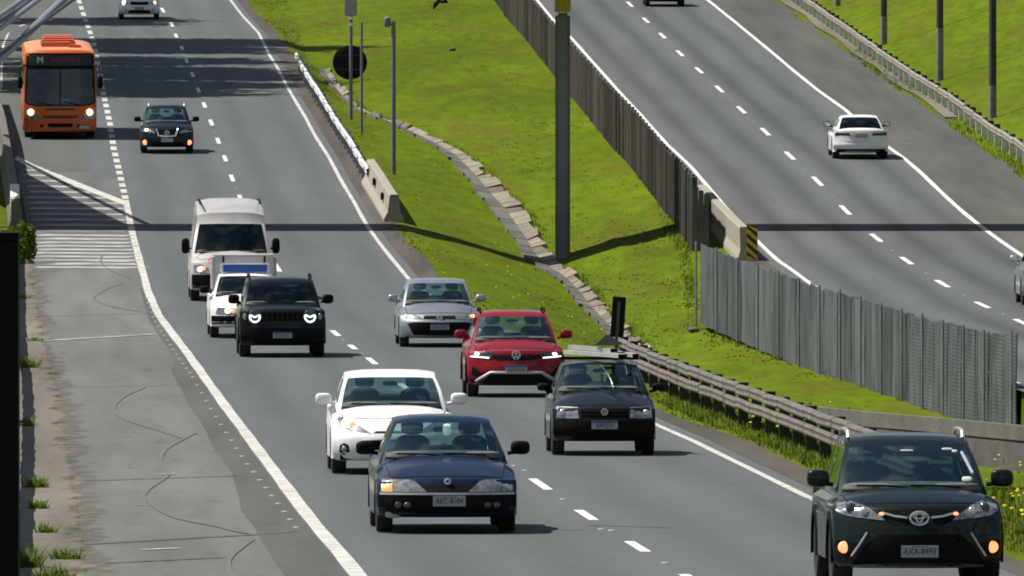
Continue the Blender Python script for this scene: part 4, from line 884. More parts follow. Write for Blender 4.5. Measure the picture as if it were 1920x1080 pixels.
def car(sp):
    g_ = sp.get; W, L, H = sp['W'], sp['L'], sp['H']; hw = W / 2; away = g_('away', False)
    zb, zg, zc, yc = g_('zb', .22), sp['zg'], sp['zc'], sp['yc']; yt, zt = sp['yt'], sp['zt']; yr, yrb, zd = sp['yr'], sp['yrb'], sp['zd']
    rad, tw = g_('rad', .32), g_('tw', .21); ya = g_('ya', .86); yb = ya + g_('wb', 2.6); zs = g_('zs', .24); nose = g_('nose', .12); plan = g_('plan', .30); zm = g_('zbump', .52)
    # place it: the point (px, py) is where the front (or, driving away, the rear) tyres meet the road
    px, py = sp['px'], sp['py']; Yq = Y_of(py); c = sp['curve']; tn = c.tan(Yq, 10) + g_('yaw', 0.0); Xq = (px - 960) / float(s_of(py)); T = Vector((tn, 1)).normalized()
    gr = math.atan((float(zroad(Yq + 3)) - float(zroad(Yq - 3))) / 6)
    if not away: ax = Vector((Xq, Yq)) - T * ya; rot = (gr, 0, -math.atan(tn))
    else: ax = Vector((Xq, Yq)) + T * yb; rot = (-gr, 0, math.pi - math.atan(tn))
    root = empty(g_('name', 'parked_car'), (ax.x, ax.y, float(zroad(Yq)) + (-ya if not away else yb) * math.tan(gr) + .004), rot, sp['label'], g_('cat', 'car'), g_('group'))
    body = P[sp['paint']]
    # ---- lower body: a longitudinal profile swept across
    pf = [(.16, zb, .90, plan, 0), (.04, zb + .04, .95, plan, 0), (.0, zb + .12, .975, plan, 0), (.0, zm - .06, .985, plan, 0), (.015, zm, .98, plan, 0),
          (nose * .45, zm + (zg - zm) * .35, .985, plan, 0), (nose * .8, zg - .045, .985, plan, .0), (nose, zg - .01, .98, plan * .97, .01), (nose + .05, zg + .012, .975, plan * .93, .025)]
    hb = g_('hood_bulge', .035)
    for t in (.12, .3, .5, .72, .9, 1.0):
        pf.append((nose + .05 + (yc - nose - .05) * t, zg + .012 + (zc - zg - .012) * (t * .95 + .05 * t) + hb * math.sin(math.pi * min(1, t)) , .97, plan * (.9 - .55 * t), .03 + .085 * t))
    i_deck0 = len(pf) - 1
    for t in (.02, .25, .5, .75, 1.0): pf.append((yc + (yrb - yc) * t, zc + (zd - zc) * t, .97, .22 * plan * (1 - t) - .02, .115))
    i_deck1 = len(pf) - 1
    rp_ = g_('rplan', .22)
    if L - yrb > .5: pf += [(yrb + (L - yrb) * .5, zd + .01, .965, -.08, .10), (L - .10, zd - .005, .955, -rp_ * .8, .07)]
    pf += [(L - .03, zd - .05, .96, -rp_, .02), (L - .0, zd - .20, .97, -rp_, 0), (L - .03, zm + .08, .975, -rp_, 0), (L + .02, zm, .98, -rp_, 0), (L + .02, zb + .16, .98, -rp_, 0), (L - .12, zb + .02, .92, -rp_, 0)]
    def pt(p, u):
        a = abs(u); return Vector((hw * p[2] * u, p[0] + p[3] * a ** 2.6, p[1] - p[4] * (a ** 5) - (.35 * p[4] * a * a)))
    rows = [[pt(p, u) for u in US] for p in pf]
    mb = MB(); ins = MB(); nU = len(US)
    mb.grid(rows[:i_deck0 + 1]); ins.grid(rows[i_deck0:i_deck1 + 1], 0); mb.grid(rows[i_deck1:])
    for s in (0, nU - 1):
        edge = [r[s] for r in rows]; sg = -1 if s == 0 else 1
        bot = []
        for cy in (yb, ya):
            ra = rad * 1.16; dy = math.sqrt(max(.01, ra * ra - (rad - zs) ** 2)); a0 = math.acos(dy / ra)
            for q in np.linspace(-a0 if rad > zs else a0, math.pi + (a0 if rad > zs else -a0), 11): bot.append(Vector((sg * hw, cy + ra * math.cos(q), rad + ra * math.sin(q))))
        bot = [Vector((sg * hw * .97, L - .35, zs))] + bot + [Vector((sg * hw * .97, ya - rad * 1.3 if ya - rad * 1.3 > .3 else .3, zs))]
        mid = [v for v in bot]; outl = edge + bot
        tris = tessellate_polygon([[Vector((0, v.y, v.z)) for v in outl]]); mb.add(outl, [tuple(t) for t in tris])
        # wheel arch lips
        if g_('cladding'):
            for cy in (yb, ya):
                rr = [[], []]
                for q in np.linspace(-.15, math.pi + .15, 13):
                    for i_, k_ in ((0, 1.12), (1, 1.34)): rr[i_].append(Vector((sg * (hw + .012), cy + rad * k_ * math.cos(q), rad + rad * k_ * math.sin(q))))
                tr = MB(); tr.grid(rr); tr.grid([[p - Vector((sg * .03, 0, 0)) for p in rr[1]], rr[1]]); tr.grid([[p - Vector((sg * .06, 0, 0)) for p in rr[0]], rr[0]]); tr.build('wheel_arch', M['trim'], root)
    bvh = BVHTree.FromPolygons([Vector(v) for v in mb.v], mb.f, epsilon=1e-4)
    mb2 = mb
    # ---- greenhouse
    wb_, wr_ = sp['wbase'], sp['wroof']; rc = g_('rcrown', .045)
    gp = [(yc - .06, zc - .05, wb_ + .01, .20, .10), (yt, zt, wr_, .12, .02), (yt + .10, zt + (H - zt) * .45, wr_, .10, rc * .8), (yt + (yr - yt) * .4, H, wr_, .03, rc), (yt + (yr - yt) * .8, H - .01, wr_, -.03, rc), (yr, H - .05, wr_ - .01, -.07, rc * .7), (yrb + .05, zd - .05, wb_ - .02, -.16, .10)]
    def gpt_(p, u): a = abs(u); return Vector((p[2] * u, p[0] + p[3] * a * a, p[1] - p[4] * a ** 4))
    GU = [-1, -.97, -.925, -.85, -.6, -.3, 0, .3, .6, .85, .925, .97, 1]
    def lerp5(a, b, t): return tuple(x + (y - x) * t for x, y in zip(a, b))
    shell = MB(); roofm = mb2; ws = MB(); rw = MB(); TS = [0, .06, .16, .35, .55, .75, .88, .965, 1.0]
    bulge = g_('ws_bulge', .05)
    def seg(a, b, pane, fr=.925, lo=.16, hi=.965):
        rws = []
        for t in TS:
            p = lerp5(a, b, t); q = (p[0], p[1] + bulge * math.sin(math.pi * t), p[2], p[3], p[4]); rws.append([gpt_(q, u) for u in GU])
        for i in range(len(TS) - 1):
            for j in range(len(GU) - 1):
                f = [rws[i][j], rws[i][j + 1], rws[i + 1][j + 1], rws[i + 1][j]]; m = (GU[j] + GU[j + 1]) / 2; tm = (TS[i] + TS[i + 1]) / 2
                (pane if abs(m) < fr and lo < tm < hi else mb2).add(f, [(0, 1, 2, 3)])
        return rws
    front = seg(gp[0], gp[1], ws, lo=.06); rear = seg(gp[6], gp[5], rw, fr=g_('rw_fr', .85), lo=g_('rw_lo', .16))
    rf = [[gpt_(p, u) for u in GU] for p in gp[1:6]]; mb2.grid(rf)
    winm = []
    for s in (0, len(GU) - 1):
        outer = [r[s] for r in front] + [r[s] for r in rf[1:]] + [r[s] for r in rear[::-1]][1:]
        top = [r[s] for r in rf]; sg = -1 if s == 0 else 1
        zlo = zc - .01; z1 = min(t.z for t in top[1:4]) - .055
        fy = lambda z: float(np.interp(z, [r[s].z for r in front], [r[s].y for r in front])); ry = lambda z: float(np.interp(z, [r[s].z for r in rear], [r[s].y for r in rear]))
        zz = lambda y: zlo + (zd - zc) * (y - yc) / (yrb - yc)
        yB = g_('yB', (yt + yr) / 2 + .1); zl = zc + .02
        hx = lambda y, z: Vector((sg * float(np.interp(z, [zc - .05, zt], [wb_, wr_])), y, z))
        w1 = [hx(fy(zl) + .14, zl), hx(yB - .05, zl + (zd - zc) * .3), hx(yB - .05, z1), hx(fy(z1) + .09, z1)]
        holes = [w1]
        if not g_('two_door') and ry(z1) - .25 > yB + .3: holes.append([hx(yB + .05, zl + (zd - zc) * .4), hx(ry(zl + .03) - .30, zl + .03 + (zd - zc) * .6), hx(ry(z1) - .16, z1), hx(yB + .05, z1)])
        loops = [[Vector((0, v.y, v.z)) for v in outer]] + [[Vector((0, v.y, v.z)) for v in h] for h in holes]
        allv = outer + [v for h in holes for v in h]; tris = tessellate_polygon(loops); mb2.add(allv, [tuple(t) for t in tris])
        for h in holes:
            m_ = MB(); m_.add([p - Vector((sg * .004, 0, 0)) for p in h], [(0, 1, 2, 3)]); winm.append(m_)
    bo = mb2.build('body', body, root, ang=48)
    gl_ = M[g_('glass', 'glass')]; ws.build('windscreen', gl_, root, ang=60); rw.build('rear_window', M[g_('rglass', 'glass')], root, ang=60)
    for m_ in winm: m_.build('side_window', M[g_('sglass', 'glass_d')], root)
    # cabin
    it = ins.build('interior', M['inter'], root)
    mb = MB(); mb.sell((0, yc + .38, zc - .02), (wb_ * .93, .34, .075), .5, 20, 8); mb.build('dashboard', M['inter'], root)
    ysf = yc + 1.05 if g_('ysf') is None else sp['ysf']; hs = (H - zc)
    for sx in (-1, 1):
        mb = MB(); Mx = Matrix.Rotation(R(-12), 4, 'X'); mb.sell((sx * W * .205, ysf + .1, zc + .02), (.225, .08, .21), .55, 16, 10, M=Mx); o = mb.build('seat', M['seat'], root)
        mb = MB(); mb.sell((sx * W * .205, ysf + .18, zc + min(.36, hs * .66)), (.14, .05, .095), .6, 12, 8); mb.build('headrest', M['seat'], o)
    if yrb - ysf > 1.0:
        mb = MB(); mb.sell((0, ysf + .85, zc - .03), (W * .36, .09, .12), .5, 16, 8); o = mb.build('rear_seat', M['seat'], root)
        for sx in (-1, 1): mb = MB(); mb.sell((sx * W * .2, ysf + .9, zc + .13), (.11, .05, .06), .6, 12, 8); mb.build('headrest', M['seat'], o)
    mb = MB(); mb.sell((.0, yt + .10, zt - .10), (.11, .02, .035), .6, 12, 6); mb.build('rear_view_mirror', M['trim'], root)
    mb = MB(); path = [Vector((W * .2 + .18 * math.cos(q), yc + .62 - .05 * math.sin(q), zc + .06 + .15 * math.sin(q))) for q in np.linspace(0, 2 * math.pi, 21)]; mb.tube(path, .017, 6, cap=False); mb.build('steering_wheel', M['trim'], root)
    # wipers
    if not away:
        for sx, x2 in ((-.05, -.55), (.52, -.02)):
            mb = MB(); y0 = yc - .02; mb.tube([(sx, y0, zc + .0), ((sx + x2) / 2, y0 + .02, zc + .02), (x2 * wb_ / .75, y0 + .06, zc + .02)], .011, 5); mb.build('wiper', M['trim'], root)
        mb = MB(); mb.sell((0, yc - .03 + .02, zc - .035), (wb_ * .9, .09, .022), .7, 20, 6); mb.build('cowl', M['trim'], root)
    # underside and wheels
    mb = MB(); mb.box(-hw * .86, hw * .86, .30, L - .3, zs - .02, zs + .22); mb.box(-hw * .62, hw * .62, ya - .5, ya + .5, zs, .66); mb.box(-hw * .62, hw * .62, yb - .5, yb + .5, zs, .7); mb.build('underbody', M['void'], root, smooth=False)
    tm, rm = wheel_meshes(rad, tw)
    for yy in (ya, yb):
        for sx in (-1, 1):
            o = link_mesh('wheel', tm, root, (sx * (hw - tw / 2 - .015), yy, rad)); link_mesh('rim', rm, o)
    # mirrors
    mw, mh = g_('mw', .115), g_('mh', .085); mx_ = g_('mx', hw + .055); my, mz = yc + g_('mdy', .42), zc + g_('mdz', .085)
    for sx in (-1, 1):
        mb = MB(); mb.sell((sx * mx_, my, mz), (mw, .07, mh), .62, 16, 10); mb.tube([(sx * (wb_ + .01), my + .03, mz - .07), (sx * (mx_ - .03), my + .02, mz - .05)], .028, 6)
        o = mb.build('side_mirror', P[sp['mirror']] if g_('mirror') in P else (M[g_('mirror')] if g_('mirror') else body), root)
        if g_('mirror_lamp') and sx < 0: pass
        mb = MB(); mb.sell((sx * mx_, my + .058, mz), (mw * .85, .016, mh * .8), .6, 14, 8); mb.build('mirror_glass', M['chrome'], o)
    # front or rear pieces laid on the body
    for d in g_('decals', []):
        name, m_, poly, off, sym = d[:5]; rear_ = away if len(d) < 6 else d[5]
        for s in ((1, -1) if sym else (1,)):
            mb = MB(); decal(mb, bvh, [(x * s, z) for x, z in poly], off, rear=rear_, L=L); o = mb.build(name, M[m_] if m_ in M else P[m_], root, ang=50)
    for b in g_('lamps', []):      # round lamps and their glow halos (x, z, radius, material, both sides)
        x, z, r_, m_, sym = b[:5]
        for s in ((1, -1) if sym else (1,)):
            y = bvh_y(bvh, x * s, z, away, L); mb = MB(); mb.sell((x * s, y + (-.012 if not away else .012), z), (r_, .03, r_ * (b[5] if len(b) > 5 else 1)), 1.0, 14, 8); mb.build('lamp', M[m_], root)
    for b in g_('bars', []):       # bright trim strips following the body: list of (x, z) points, radius, material, mirrored
        pts_, r_, m_, sym = b[:4]; nm = b[4] if len(b) > 4 else 'trim_strip'
        for s in ((1, -1) if sym else (1,)):
            dense = []
            for a, c_ in zip(pts_[:-1], pts_[1:]): dense += [(a[0] + (c_[0] - a[0]) * t / 6, a[1] + (c_[1] - a[1]) * t / 6) for t in range(6)]
            dense.append(pts_[-1]); mb = MB(); mb.tube([Vector((x * s, bvh_y(bvh, x * s, z, away, L) - (.010 if not away else -.01), z)) for x, z in dense], r_, 6); mb.build(nm, M[m_] if m_ in M else P[m_], root)
    if not away:       # shut lines of the bonnet
        def down(x, y): h = bvh.ray_cast(Vector((x + 3e-4, y, 3)), Vector((0, 0, -1))); return Vector((x, y, h[0].z + .001)) if h[0] is not None else None
        for sx in (-1, 1):
            pp = [down(sx * hw * (.80 + .06 * t), nose + .30 + (yc - .12 - nose - .30) * t) for t in np.linspace(0, 1, 9)]; pp = [p for p in pp if p]
            if len(pp) > 3: mb = MB(); mb.tube(pp, .006, 5); mb.build('bonnet_gap', M['void'], root)
        pp = [down(hw * t, nose + .10 + plan * .9 * abs(t) ** 2.6) for t in np.linspace(-.78, .78, 17)]; pp = [p for p in pp if p]
        if len(pp) > 3: mb = MB(); mb.tube(pp, .006, 5); mb.build('bonnet_gap', M['void'], root)
    if g_('rails'):
        for sx in (-1, 1):
            mb = MB(); x_ = wr_ - .05; path = [Vector((sx * x_, yt + .35, H - .05)), Vector((sx * x_, yt + .40, H + .015)), Vector((sx * x_, yt + .55, H + .035)), Vector((sx * x_, (yt + yr) / 2, H + .04)), Vector((sx * x_, yr - .35, H + .03)), Vector((sx * x_, yr - .2, H - .03))]
            mb.tube(path, .022, 8); mb.build('roof_rail', M[sp['rails']], root)
    return root, bvh
def tri(*p): return list(p)
M['alum'] = mat('aluminium', (0.46, 0.47, 0.47), 0.4, 0.35, var=0.2, vscale=3)
M['smudge'] = mat('blurred_plate_ink', (0.14, 0.145, 0.15), 0.6)
# -- 1 dark green crossover, nearest
r, bv = car(dict(name='crossover_car', label='dark green crossover with silver roof rails, fog lamps and plate AXA 8493, nearest car', px=1714, py=1102, curve=RL, W=1.84, L=4.55, H=1.635, zb=.23, zg=.90, zc=1.075, yc=1.12, yt=1.95, zt=1.515, yr=3.75, yrb=4.25, zd=1.08, wbase=.825, wroof=.675,
    rad=.355, tw=.225, ya=.90, wb=2.66, zs=.30, paint='green', plan=.36, rails='chrome', nose=.16, zbump=.60, cladding=True, mw=.125, mh=.095, mdz=.09, mx=1.0, hood_bulge=.05, rglass='glass_d', sglass='glass_k',
    decals=[('headlight', 'lens', [(.36, .745), (.42, .80), (.58, .905), (.70, .945), (.855, .925), (.875, .84), (.80, .80), (.66, .775)], .010, True),
            ('grille', 'void', [(-.40, .76), (-.36, .845), (-.15, .865), (.15, .865), (.36, .845), (.40, .76), (.28, .70), (-.28, .70)], .004, False),
            ('lower_grille', 'void', [(-.72, .27), (-.60, .46), (-.44, .60), (.44, .60), (.60, .46), (.72, .27)], .006, False),
            ('fog_housing', 'trim', [(.66, .50), (.88, .53), (.90, .37), (.70, .36)], .006, True),
            ('skid_strip', 'silverp', [(-.72, .235), (-.70, .265), (-.4, .28), (.4, .28), (.70, .265), (.72, .235)], .014, False)],
    lamps=[(.80, .455, .064, 'lit_r', True), (.80, .455, .048, 'lit_a', True), (.72, .875, .058, 'lens_d', True), (.58, .845, .045, 'chrome', True), (.40, .815, .03, 'lit_r', True, .6)],  # wider orange disc behind each fog lamp imitates its glow halo
    bars=[([(.13, .775), (.26, .79), (.40, .83)], .013, 'chrome', True), ([(.56, .615), (.64, .48), (.72, .36)], .014, 'silverp', True)]))
plate(r, bv, 0, .415, 'AXA-8493', .40, .13)
ring_badge(r, bv, .77, .098, .070, [(0, .012, .036, .058), (0, .022, .066, .026)])
mb = MB(); 
for nm, x, y, z, a, b_ in (('sticker', .60, 1.30, 1.16, .055, .03), ('sticker', .42, 1.80, 1.475, .06, .012), ('sticker', .50, 1.78, 1.45, .03, .016), ('sticker', -.02, 1.78, 1.46, .075, .009)):
    q = MB(); q.sell((x, y - .02, z), (a, .012, b_), .6, 14, 6, M=Matrix.Rotation(R(-30), 4, 'X')); q.build(nm, M['decal_w'], r)
q = MB(); q.tube([(.665, 1.30, 1.22), (.60, 1.60, 1.38), (.575, 1.74, 1.44)], .018, 6); q.build('sticker', M['plate'], r)
# -- 2 navy old sedan
r, bv = car(dict(name='sedan_car', label='old navy blue sedan with one amber indicator, second nearest car in the centre lane', px=835, py=998, curve=LL, W=1.74, L=4.72, H=1.425, zb=.20, zg=.675, zc=.935, yc=1.40, yt=2.12, zt=1.335, yr=3.35, yrb=3.95, zd=.95, wbase=.795, wroof=.60,
    rad=.315, tw=.20, ya=.90, wb=2.73, zs=.22, paint='blue', plan=.26, nose=.10, zbump=.52, mirror='trim', mw=.12, mh=.085, hood_bulge=.045, mx=.96,
    decals=[('headlight', 'lens', [(.26, .515), (.275, .535), (.40, .645), (.46, .665), (.66, .668), (.665, .515)], .010, True), ('indicator', 'lens', [(.672, .515), (.672, .668), (.795, .665), (.815, .515)], .010, False), ('indicator', 'amber', [(-.672, .515), (-.672, .668), (-.795, .665), (-.815, .515)], .012, False),
            ('grille', 'void', [(-.25, .515), (-.30, .56), (-.36, .60), (.36, .60), (.30, .56), (.25, .515)], .004, False),
            ('bumper', 'trim', [(-.83, .20), (-.845, .33), (-.845, .475), (.845, .475), (.845, .33), (.83, .20)], .012, False), ('bumper_trim', 'silverp', [(-.83, .480), (-.83, .506), (.83, .506), (.83, .480)], .018, False),
            ('air_intake', 'void', [(-.60, .22), (-.60, .30), (.60, .30), (.60, .22)], .016, False)],
    lamps=[(-.60, .355, .05, 'lens_d', True, .8), (-.49, .355, .05, 'lens_d', True, .8), (-.60, .355, .03, 'plate', False)]))
plate(r, bv, 0.02, .405, 'AEC-8104', .40, .13); ring_badge(r, bv, .645, .032, .028)
for sx in (-1,): q = MB(); q.sell((.06, 1.98, 1.235), (.055, .012, .09), .6, 12, 6, M=Matrix.Rotation(R(-30), 4, 'X')); q.build('sticker', M['decal_w'], r)
q = MB(); q.sell((-.66, .24, .25), (.10, .05, .06), .6, 12, 6); q.build('bumper_corner', M['silverp'], r)
# -- 3 white rounded sedan
r, bv = car(dict(name='sedan_car', label='white sedan with sweeping headlights half hidden behind the navy sedan', px=736, py=888, curve=LL, W=1.80, L=4.65, H=1.485, zb=.20, zg=.78, zc=.985, yc=1.22, yt=2.12, zt=1.385, yr=3.4, yrb=4.1, zd=1.05, wbase=.80, wroof=.66,
    rad=.325, tw=.21, ya=.94, wb=2.68, zs=.23, paint='white', plan=.40, nose=.22, zbump=.56, mw=.12, mh=.085, hood_bulge=.06, mx=.985, ws_bulge=.07,
    decals=[('headlight', 'lens', [(.32, .585), (.40, .61), (.60, .63), (.76, .68), (.81, .80), (.78, .835), (.66, .80), (.50, .71)], .010, True), ('fog_housing', 'trim', [(.64, .33), (.66, .43), (.72, .46), (.78, .42), (.79, .33), (.72, .28)], .006, True),
            ('grille', 'void', [(-.46, .50), (-.35, .505), (.35, .505), (.46, .50), (.36, .36), (-.36, .36)], .006, False), ('grille', 'void', [(-.30, .60), (-.26, .63), (.26, .63), (.30, .60)], .006, False)],
    lamps=[(-.68, .735, .075, 'lit_w', False), (-.60, .72, .05, 'lit_r', False), (.68, .735, .06, 'chrome', False), (.715, .37, .045, 'lens', True)],
    bars=[([(-.45, .50), (0, .515), (.45, .50)], .012, 'silverp', False)]))
plate(r, bv, 0, .44, '#', .40, .13, True)
# -- 4 black hatchback with metal bars
r, bv = car(dict(name='hatchback_car', label='black hatchback carrying long aluminium bars across its roof', px=1130, py=853, curve=RL, W=1.60, L=3.90, H=1.43, zb=.22, zg=.74, zc=1.00, yc=1.08, yt=1.80, zt=1.375, yr=3.2, yrb=3.72, zd=1.0, wbase=.735, wroof=.575,
    rad=.295, tw=.19, ya=.80, wb=2.46, zs=.24, paint='gol', plan=.22, nose=.08, zbump=.54, mirror='trim', mw=.10, mh=.06, mdz=.03, mx=.885, rw_fr=.9,
    decals=[('headlight', 'lens', [(.39, .575), (.41, .735), (.70, .745), (.725, .72), (.735, .575)], .010, True), ('grille', 'void', [(-.37, .575), (-.36, .72), (.36, .72), (.37, .575)], .006, False),
            ('bumper', 'trim', [(-.76, .24), (-.775, .38), (-.775, .545), (.775, .545), (.775, .38), (.76, .24)], .010, False), ('air_intake', 'void', [(-.5, .26), (-.5, .34), (.5, .34), (.5, .26)], .014, False)],
    lamps=[(-.64, .66, .05, 'chrome', True), (-.71, .72, .022, 'decal_w', False)], bars=[([(-.36, .63), (.36, .63)], .008, 'trim', False), ([(-.36, .68), (.36, .68)], .008, 'trim', False), ([(-.72, .745), (-.40, .735)], .010, 'silverp', True)]))
plate(r, bv, 0, .475, 'BAP2J24', .40, .13, True); vw_badge(r, bv, .672, .055)
golr = r
for sx in (-1, 1):
    q = MB(); q.box(-.60, .60, 1.98 if sx < 0 else 2.85, 2.03 if sx < 0 else 2.9, 1.44, 1.475); q.build('roof_bar', M['trim'], r, smooth=False)
# aluminium lengths lying across those roof bars
def on_car(root, pts): return [root.matrix_basis @ Vector(p) for p in pts]
def bar_thing(label, a, b, w, h, m, dirx):
    A, B = on_car(golr, [a, b]); o = empty('metal_bar', (A + B) / 2, label=label, cat='metal bar'); d = (B - A).normalized(); n = Vector((-d.y, d.x, 0)).normalized(); u = Vector((0, 0, 1)); mb = MB(); rows = []
    for p in (A, B): rows.append([p + n * w / 2, p - n * w / 2, p - n * w / 2 + u * h, p + n * w / 2 + u * h])
    mb.grid(rows, close=True); child_mesh(mb, 'profile', m, o)
    for p, e in ((A, -1), (B, 1)): mb = MB(); q = [p + n * w * .35 + u * h * .15 + d * e * .003, p - n * w * .35 + u * h * .15 + d * e * .003, p - n * w * .35 + u * h * .85 + d * e * .003, p + n * w * .35 + u * h * .85 + d * e * .003]; mb.add(q, [(0, 1, 2, 3)]); mb.add([v - d * e * .002 for v in q], [(3, 2, 1, 0)]); child_mesh(mb, 'end_cap', M['trim'], o)
    return o
bar_thing('longest aluminium bar lying diagonally across the black hatchback roof', (.33, 1.30, 1.478), (-.44, 3.5, 1.51), .15, .06, M['alum'], 0)
bar_thing('second aluminium bar on top of the longest one on the hatchback roof', (.22, 1.9, 1.555), (-.38, 3.6, 1.585), .12, .06, M['silverp'], 0)
bar_thing('short aluminium bar on the right side of the hatchback roof', (.545, 1.72, 1.478), (.10, 3.6, 1.52), .10, .06, M['alum'], 0)
A = on_car(golr, [(.14, 2.3, 1.66)])[0]; q = MB(); q.add([(-.2, -.1, 0), (.2, -.1, 0), (.22, .3, .02), (-.2, .3, .0), (-.03, .05, .16), (.03, .25, .14)], [(0, 1, 4), (1, 2, 5, 4), (2, 3, 5), (3, 0, 4, 5), (0, 3, 2, 1)]); o = q.build('black_cloth', M['black'], smooth=False); o.location = A; tag(o, 'black folded cloth tied over the aluminium bars on the hatchback roof', 'cloth')
q = MB()
for xx in (.02, .30): q.tube([(xx, 1.14, 1.05), (xx + .0, 1.74, 1.36)], .018, 6)
q.tube([(.02, 1.14, 1.05), (.30, 1.14, 1.05)], .016, 6); q.tube([(.02, 1.74, 1.36), (.30, 1.74, 1.36)], .022, 6); q.v = [(a - .0, b + .12, c - .045) for a, b, c in q.v]; q.build('window_frame', M['trim'], r)
# -- 5 red crossover
r, bv = car(dict(name='crossover_car', label='red crossover with lit daytime lamps beside the black hatchback', px=965, py=744, curve=RL, W=1.80, L=4.20, H=1.595, zb=.22, zg=.87, zc=1.07, yc=1.02, yt=1.78, zt=1.495, yr=3.5, yrb=3.95, zd=1.08, wbase=.80, wroof=.645, rad=.335, tw=.21, ya=.86, wb=2.65, zs=.28, paint='red', plan=.30, nose=.12, zbump=.58, cladding=True, rails='trim', mx=.985,
    decals=[('headlight', 'lens_d', [(.45, .73), (.46, .84), (.60, .87), (.83, .88), (.86, .78), (.70, .72)], .010, True), ('grille', 'void', [(-.45, .72), (-.46, .865), (.46, .865), (.45, .72), (.3, .69), (-.3, .69)], .006, False),
            ('fog_housing', 'trim', [(.62, .42), (.80, .60), (.83, .44), (.74, .38)], .008, True), ('lower_grille', 'void', [(-.66, .27), (-.44, .45), (.44, .45), (.66, .27)], .010, False), ('bumper_base', 'trim', [(-.82, .22), (-.84, .33), (-.70, .33), (-.60, .26), (.60, .26), (.70, .33), (.84, .33), (.82, .22)], .008, False)],
    lamps=[(.72, .80, .055, 'lit_g', True, .6)], bars=[([(-.74, .30), (-.48, .465), (.48, .465), (.74, .30)], .030, 'silverp', False), ([(-.50, .88), (.50, .88)], .008, 'chrome', False), ([(.50, .735), (.84, .76)], .012, 'lit_g', True)]))
plate(r, bv, 0, .535, '#', .40, .13, True); vw_badge(r, bv, .785, .085)
# -- 6 silver hatchback
r, bv = car(dict(name='hatchback_car', label='silver blue hatchback with black mesh front just behind the red crossover', px=822, py=650, curve=RL, W=1.72, L=4.0, H=1.455, zb=.20, zg=.71, zc=.95, yc=1.12, yt=1.92, zt=1.365, yr=3.3, yrb=3.8, zd=1.0, wbase=.775, wroof=.63, rad=.31, tw=.20, ya=.84, wb=2.53, zs=.22, paint='silver', plan=.34, nose=.14, zbump=.55, mx=.955, hood_bulge=.06,
    decals=[('headlight', 'lens', [(.36, .615), (.42, .68), (.66, .725), (.78, .72), (.77, .63), (.60, .605)], .010, True), ('grille', 'void', [(-.36, .61), (-.33, .685), (.33, .685), (.36, .61)], .006, False), ('lower_grille', 'void', [(-.70, .52), (-.56, .545), (.56, .545), (.70, .52), (.56, .26), (-.56, .26)], .008, False),
            ('bumper_fin', 'silverp', [(.60, .24), (.82, .30), (.84, .24), (.70, .20)], .014, True)], lamps=[(.70, .665, .045, 'lit_r', True, .8), (.73, .67, .03, 'lit_a', True)], bars=[([(-.6, .555), (.6, .555)], .012, 'silverp', False)]))
plate(r, bv, 0, .45, '#', .40, .13, True); ring_badge(r, bv, .655, .06, .04, [(0, 0, .03, .03)])
# -- 7 black boxy 4x4
r, bv = car(dict(name='offroad_car', label='boxy black off-road car with pale heart shaped lit headlights', px=528, py=669, curve=LL, W=1.82, L=4.24, H=1.665, zb=.25, zg=1.0, zc=1.12, yc=1.02, yt=1.72, zt=1.555, yr=3.75, yrb=4.05, zd=1.15, wbase=.835, wroof=.70, rad=.36, tw=.24, ya=.84, wb=2.57, zs=.30, paint='jeep', plan=.16, nose=.08, zbump=.62, cladding=True, rails='trim', mirror='trim', mw=.12, mh=.10, mx=.995, glass='glass_k', rglass='glass_k', sglass='glass_k', hood_bulge=.03,
    decals=[('grille', 'void', [(-.74, .76), (-.74, .95), (.74, .95), (.74, .76)], .008, False), ('lower_grille', 'void', [(-.62, .30), (-.62, .42), (.62, .42), (.62, .30)], .010, False), ('bumper', 'trim', [(-.86, .27), (-.88, .62), (.88, .62), (.86, .27)], .005, False)],
    lamps=[(.58, .855, .155, 'lens_d', True), (.79, .86, .05, 'lens', True, 1.5)], bars=[]))
plate(r, bv, 0, .475, '#', .40, .13, True)
for sx in (-1, 1):
    y = bvh_y(bv, sx * .58, .855) - .045; q = MB(); path = [Vector((sx * .58 + .105 * math.cos(a), y, .855 + .105 * math.sin(a))) for a in np.linspace(R(-200), R(20), 17)]; q.tube(path, .018, 6); path = [Vector((sx * .58 + t * .10, y, .895 - .045 * (1 - abs(t)))) for t in np.linspace(-1, 1, 9)]; q.tube(path, .016, 6); q.build('daytime_lamp', M['lit_g'], r)
for k in range(7): x = (k - 3) * .105; y = bvh_y(bv, x, .85); q = MB(); q.box(x - .012, x + .012, y - .035, y, .775, .935); q.build('grille_bar', P['jeep'], r, smooth=False)
# -- 8 white pickup with a tall box
r, bv = car(dict(name='pickup_truck', label='small white pickup with blue roof visor and tall cargo box beside the boxy black car', cat='pickup', px=462, py=633, curve=LL, W=1.64, L=4.35, H=1.42, zb=.24, zg=.70, zc=.97, yc=1.02, yt=1.72, zt=1.36, yr=2.35, yrb=2.55, zd=1.0, wbase=.74, wroof=.60, rad=.30, tw=.19, ya=.80, wb=2.68, zs=.26, paint='white', plan=.22, nose=.09, zbump=.50, two_door=True, mirror='trim', mx=.91, ysf=1.75, glass='glass_d',
    decals=[('headlight', 'lens', [(.25, .53), (.27, .67), (.66, .68), (.70, .54)], .010, True), ('grille', 'void', [(-.24, .55), (-.24, .66), (.24, .66), (.24, .55)], .006, False), ('bumper', 'trim', [(-.78, .24), (-.80, .50), (.80, .50), (.78, .24)], .010, False)],
    lamps=[(-.42, .61, .075, 'lit_a', True, .8), (-.31, .61, .045, 'lit_r', True, 1.2)]))
q = MB(); q.box(-.72, .72, 2.50, 4.3, .98, 1.80, b=.05); cb = q.build('cargo_box', P['vanw'], r)
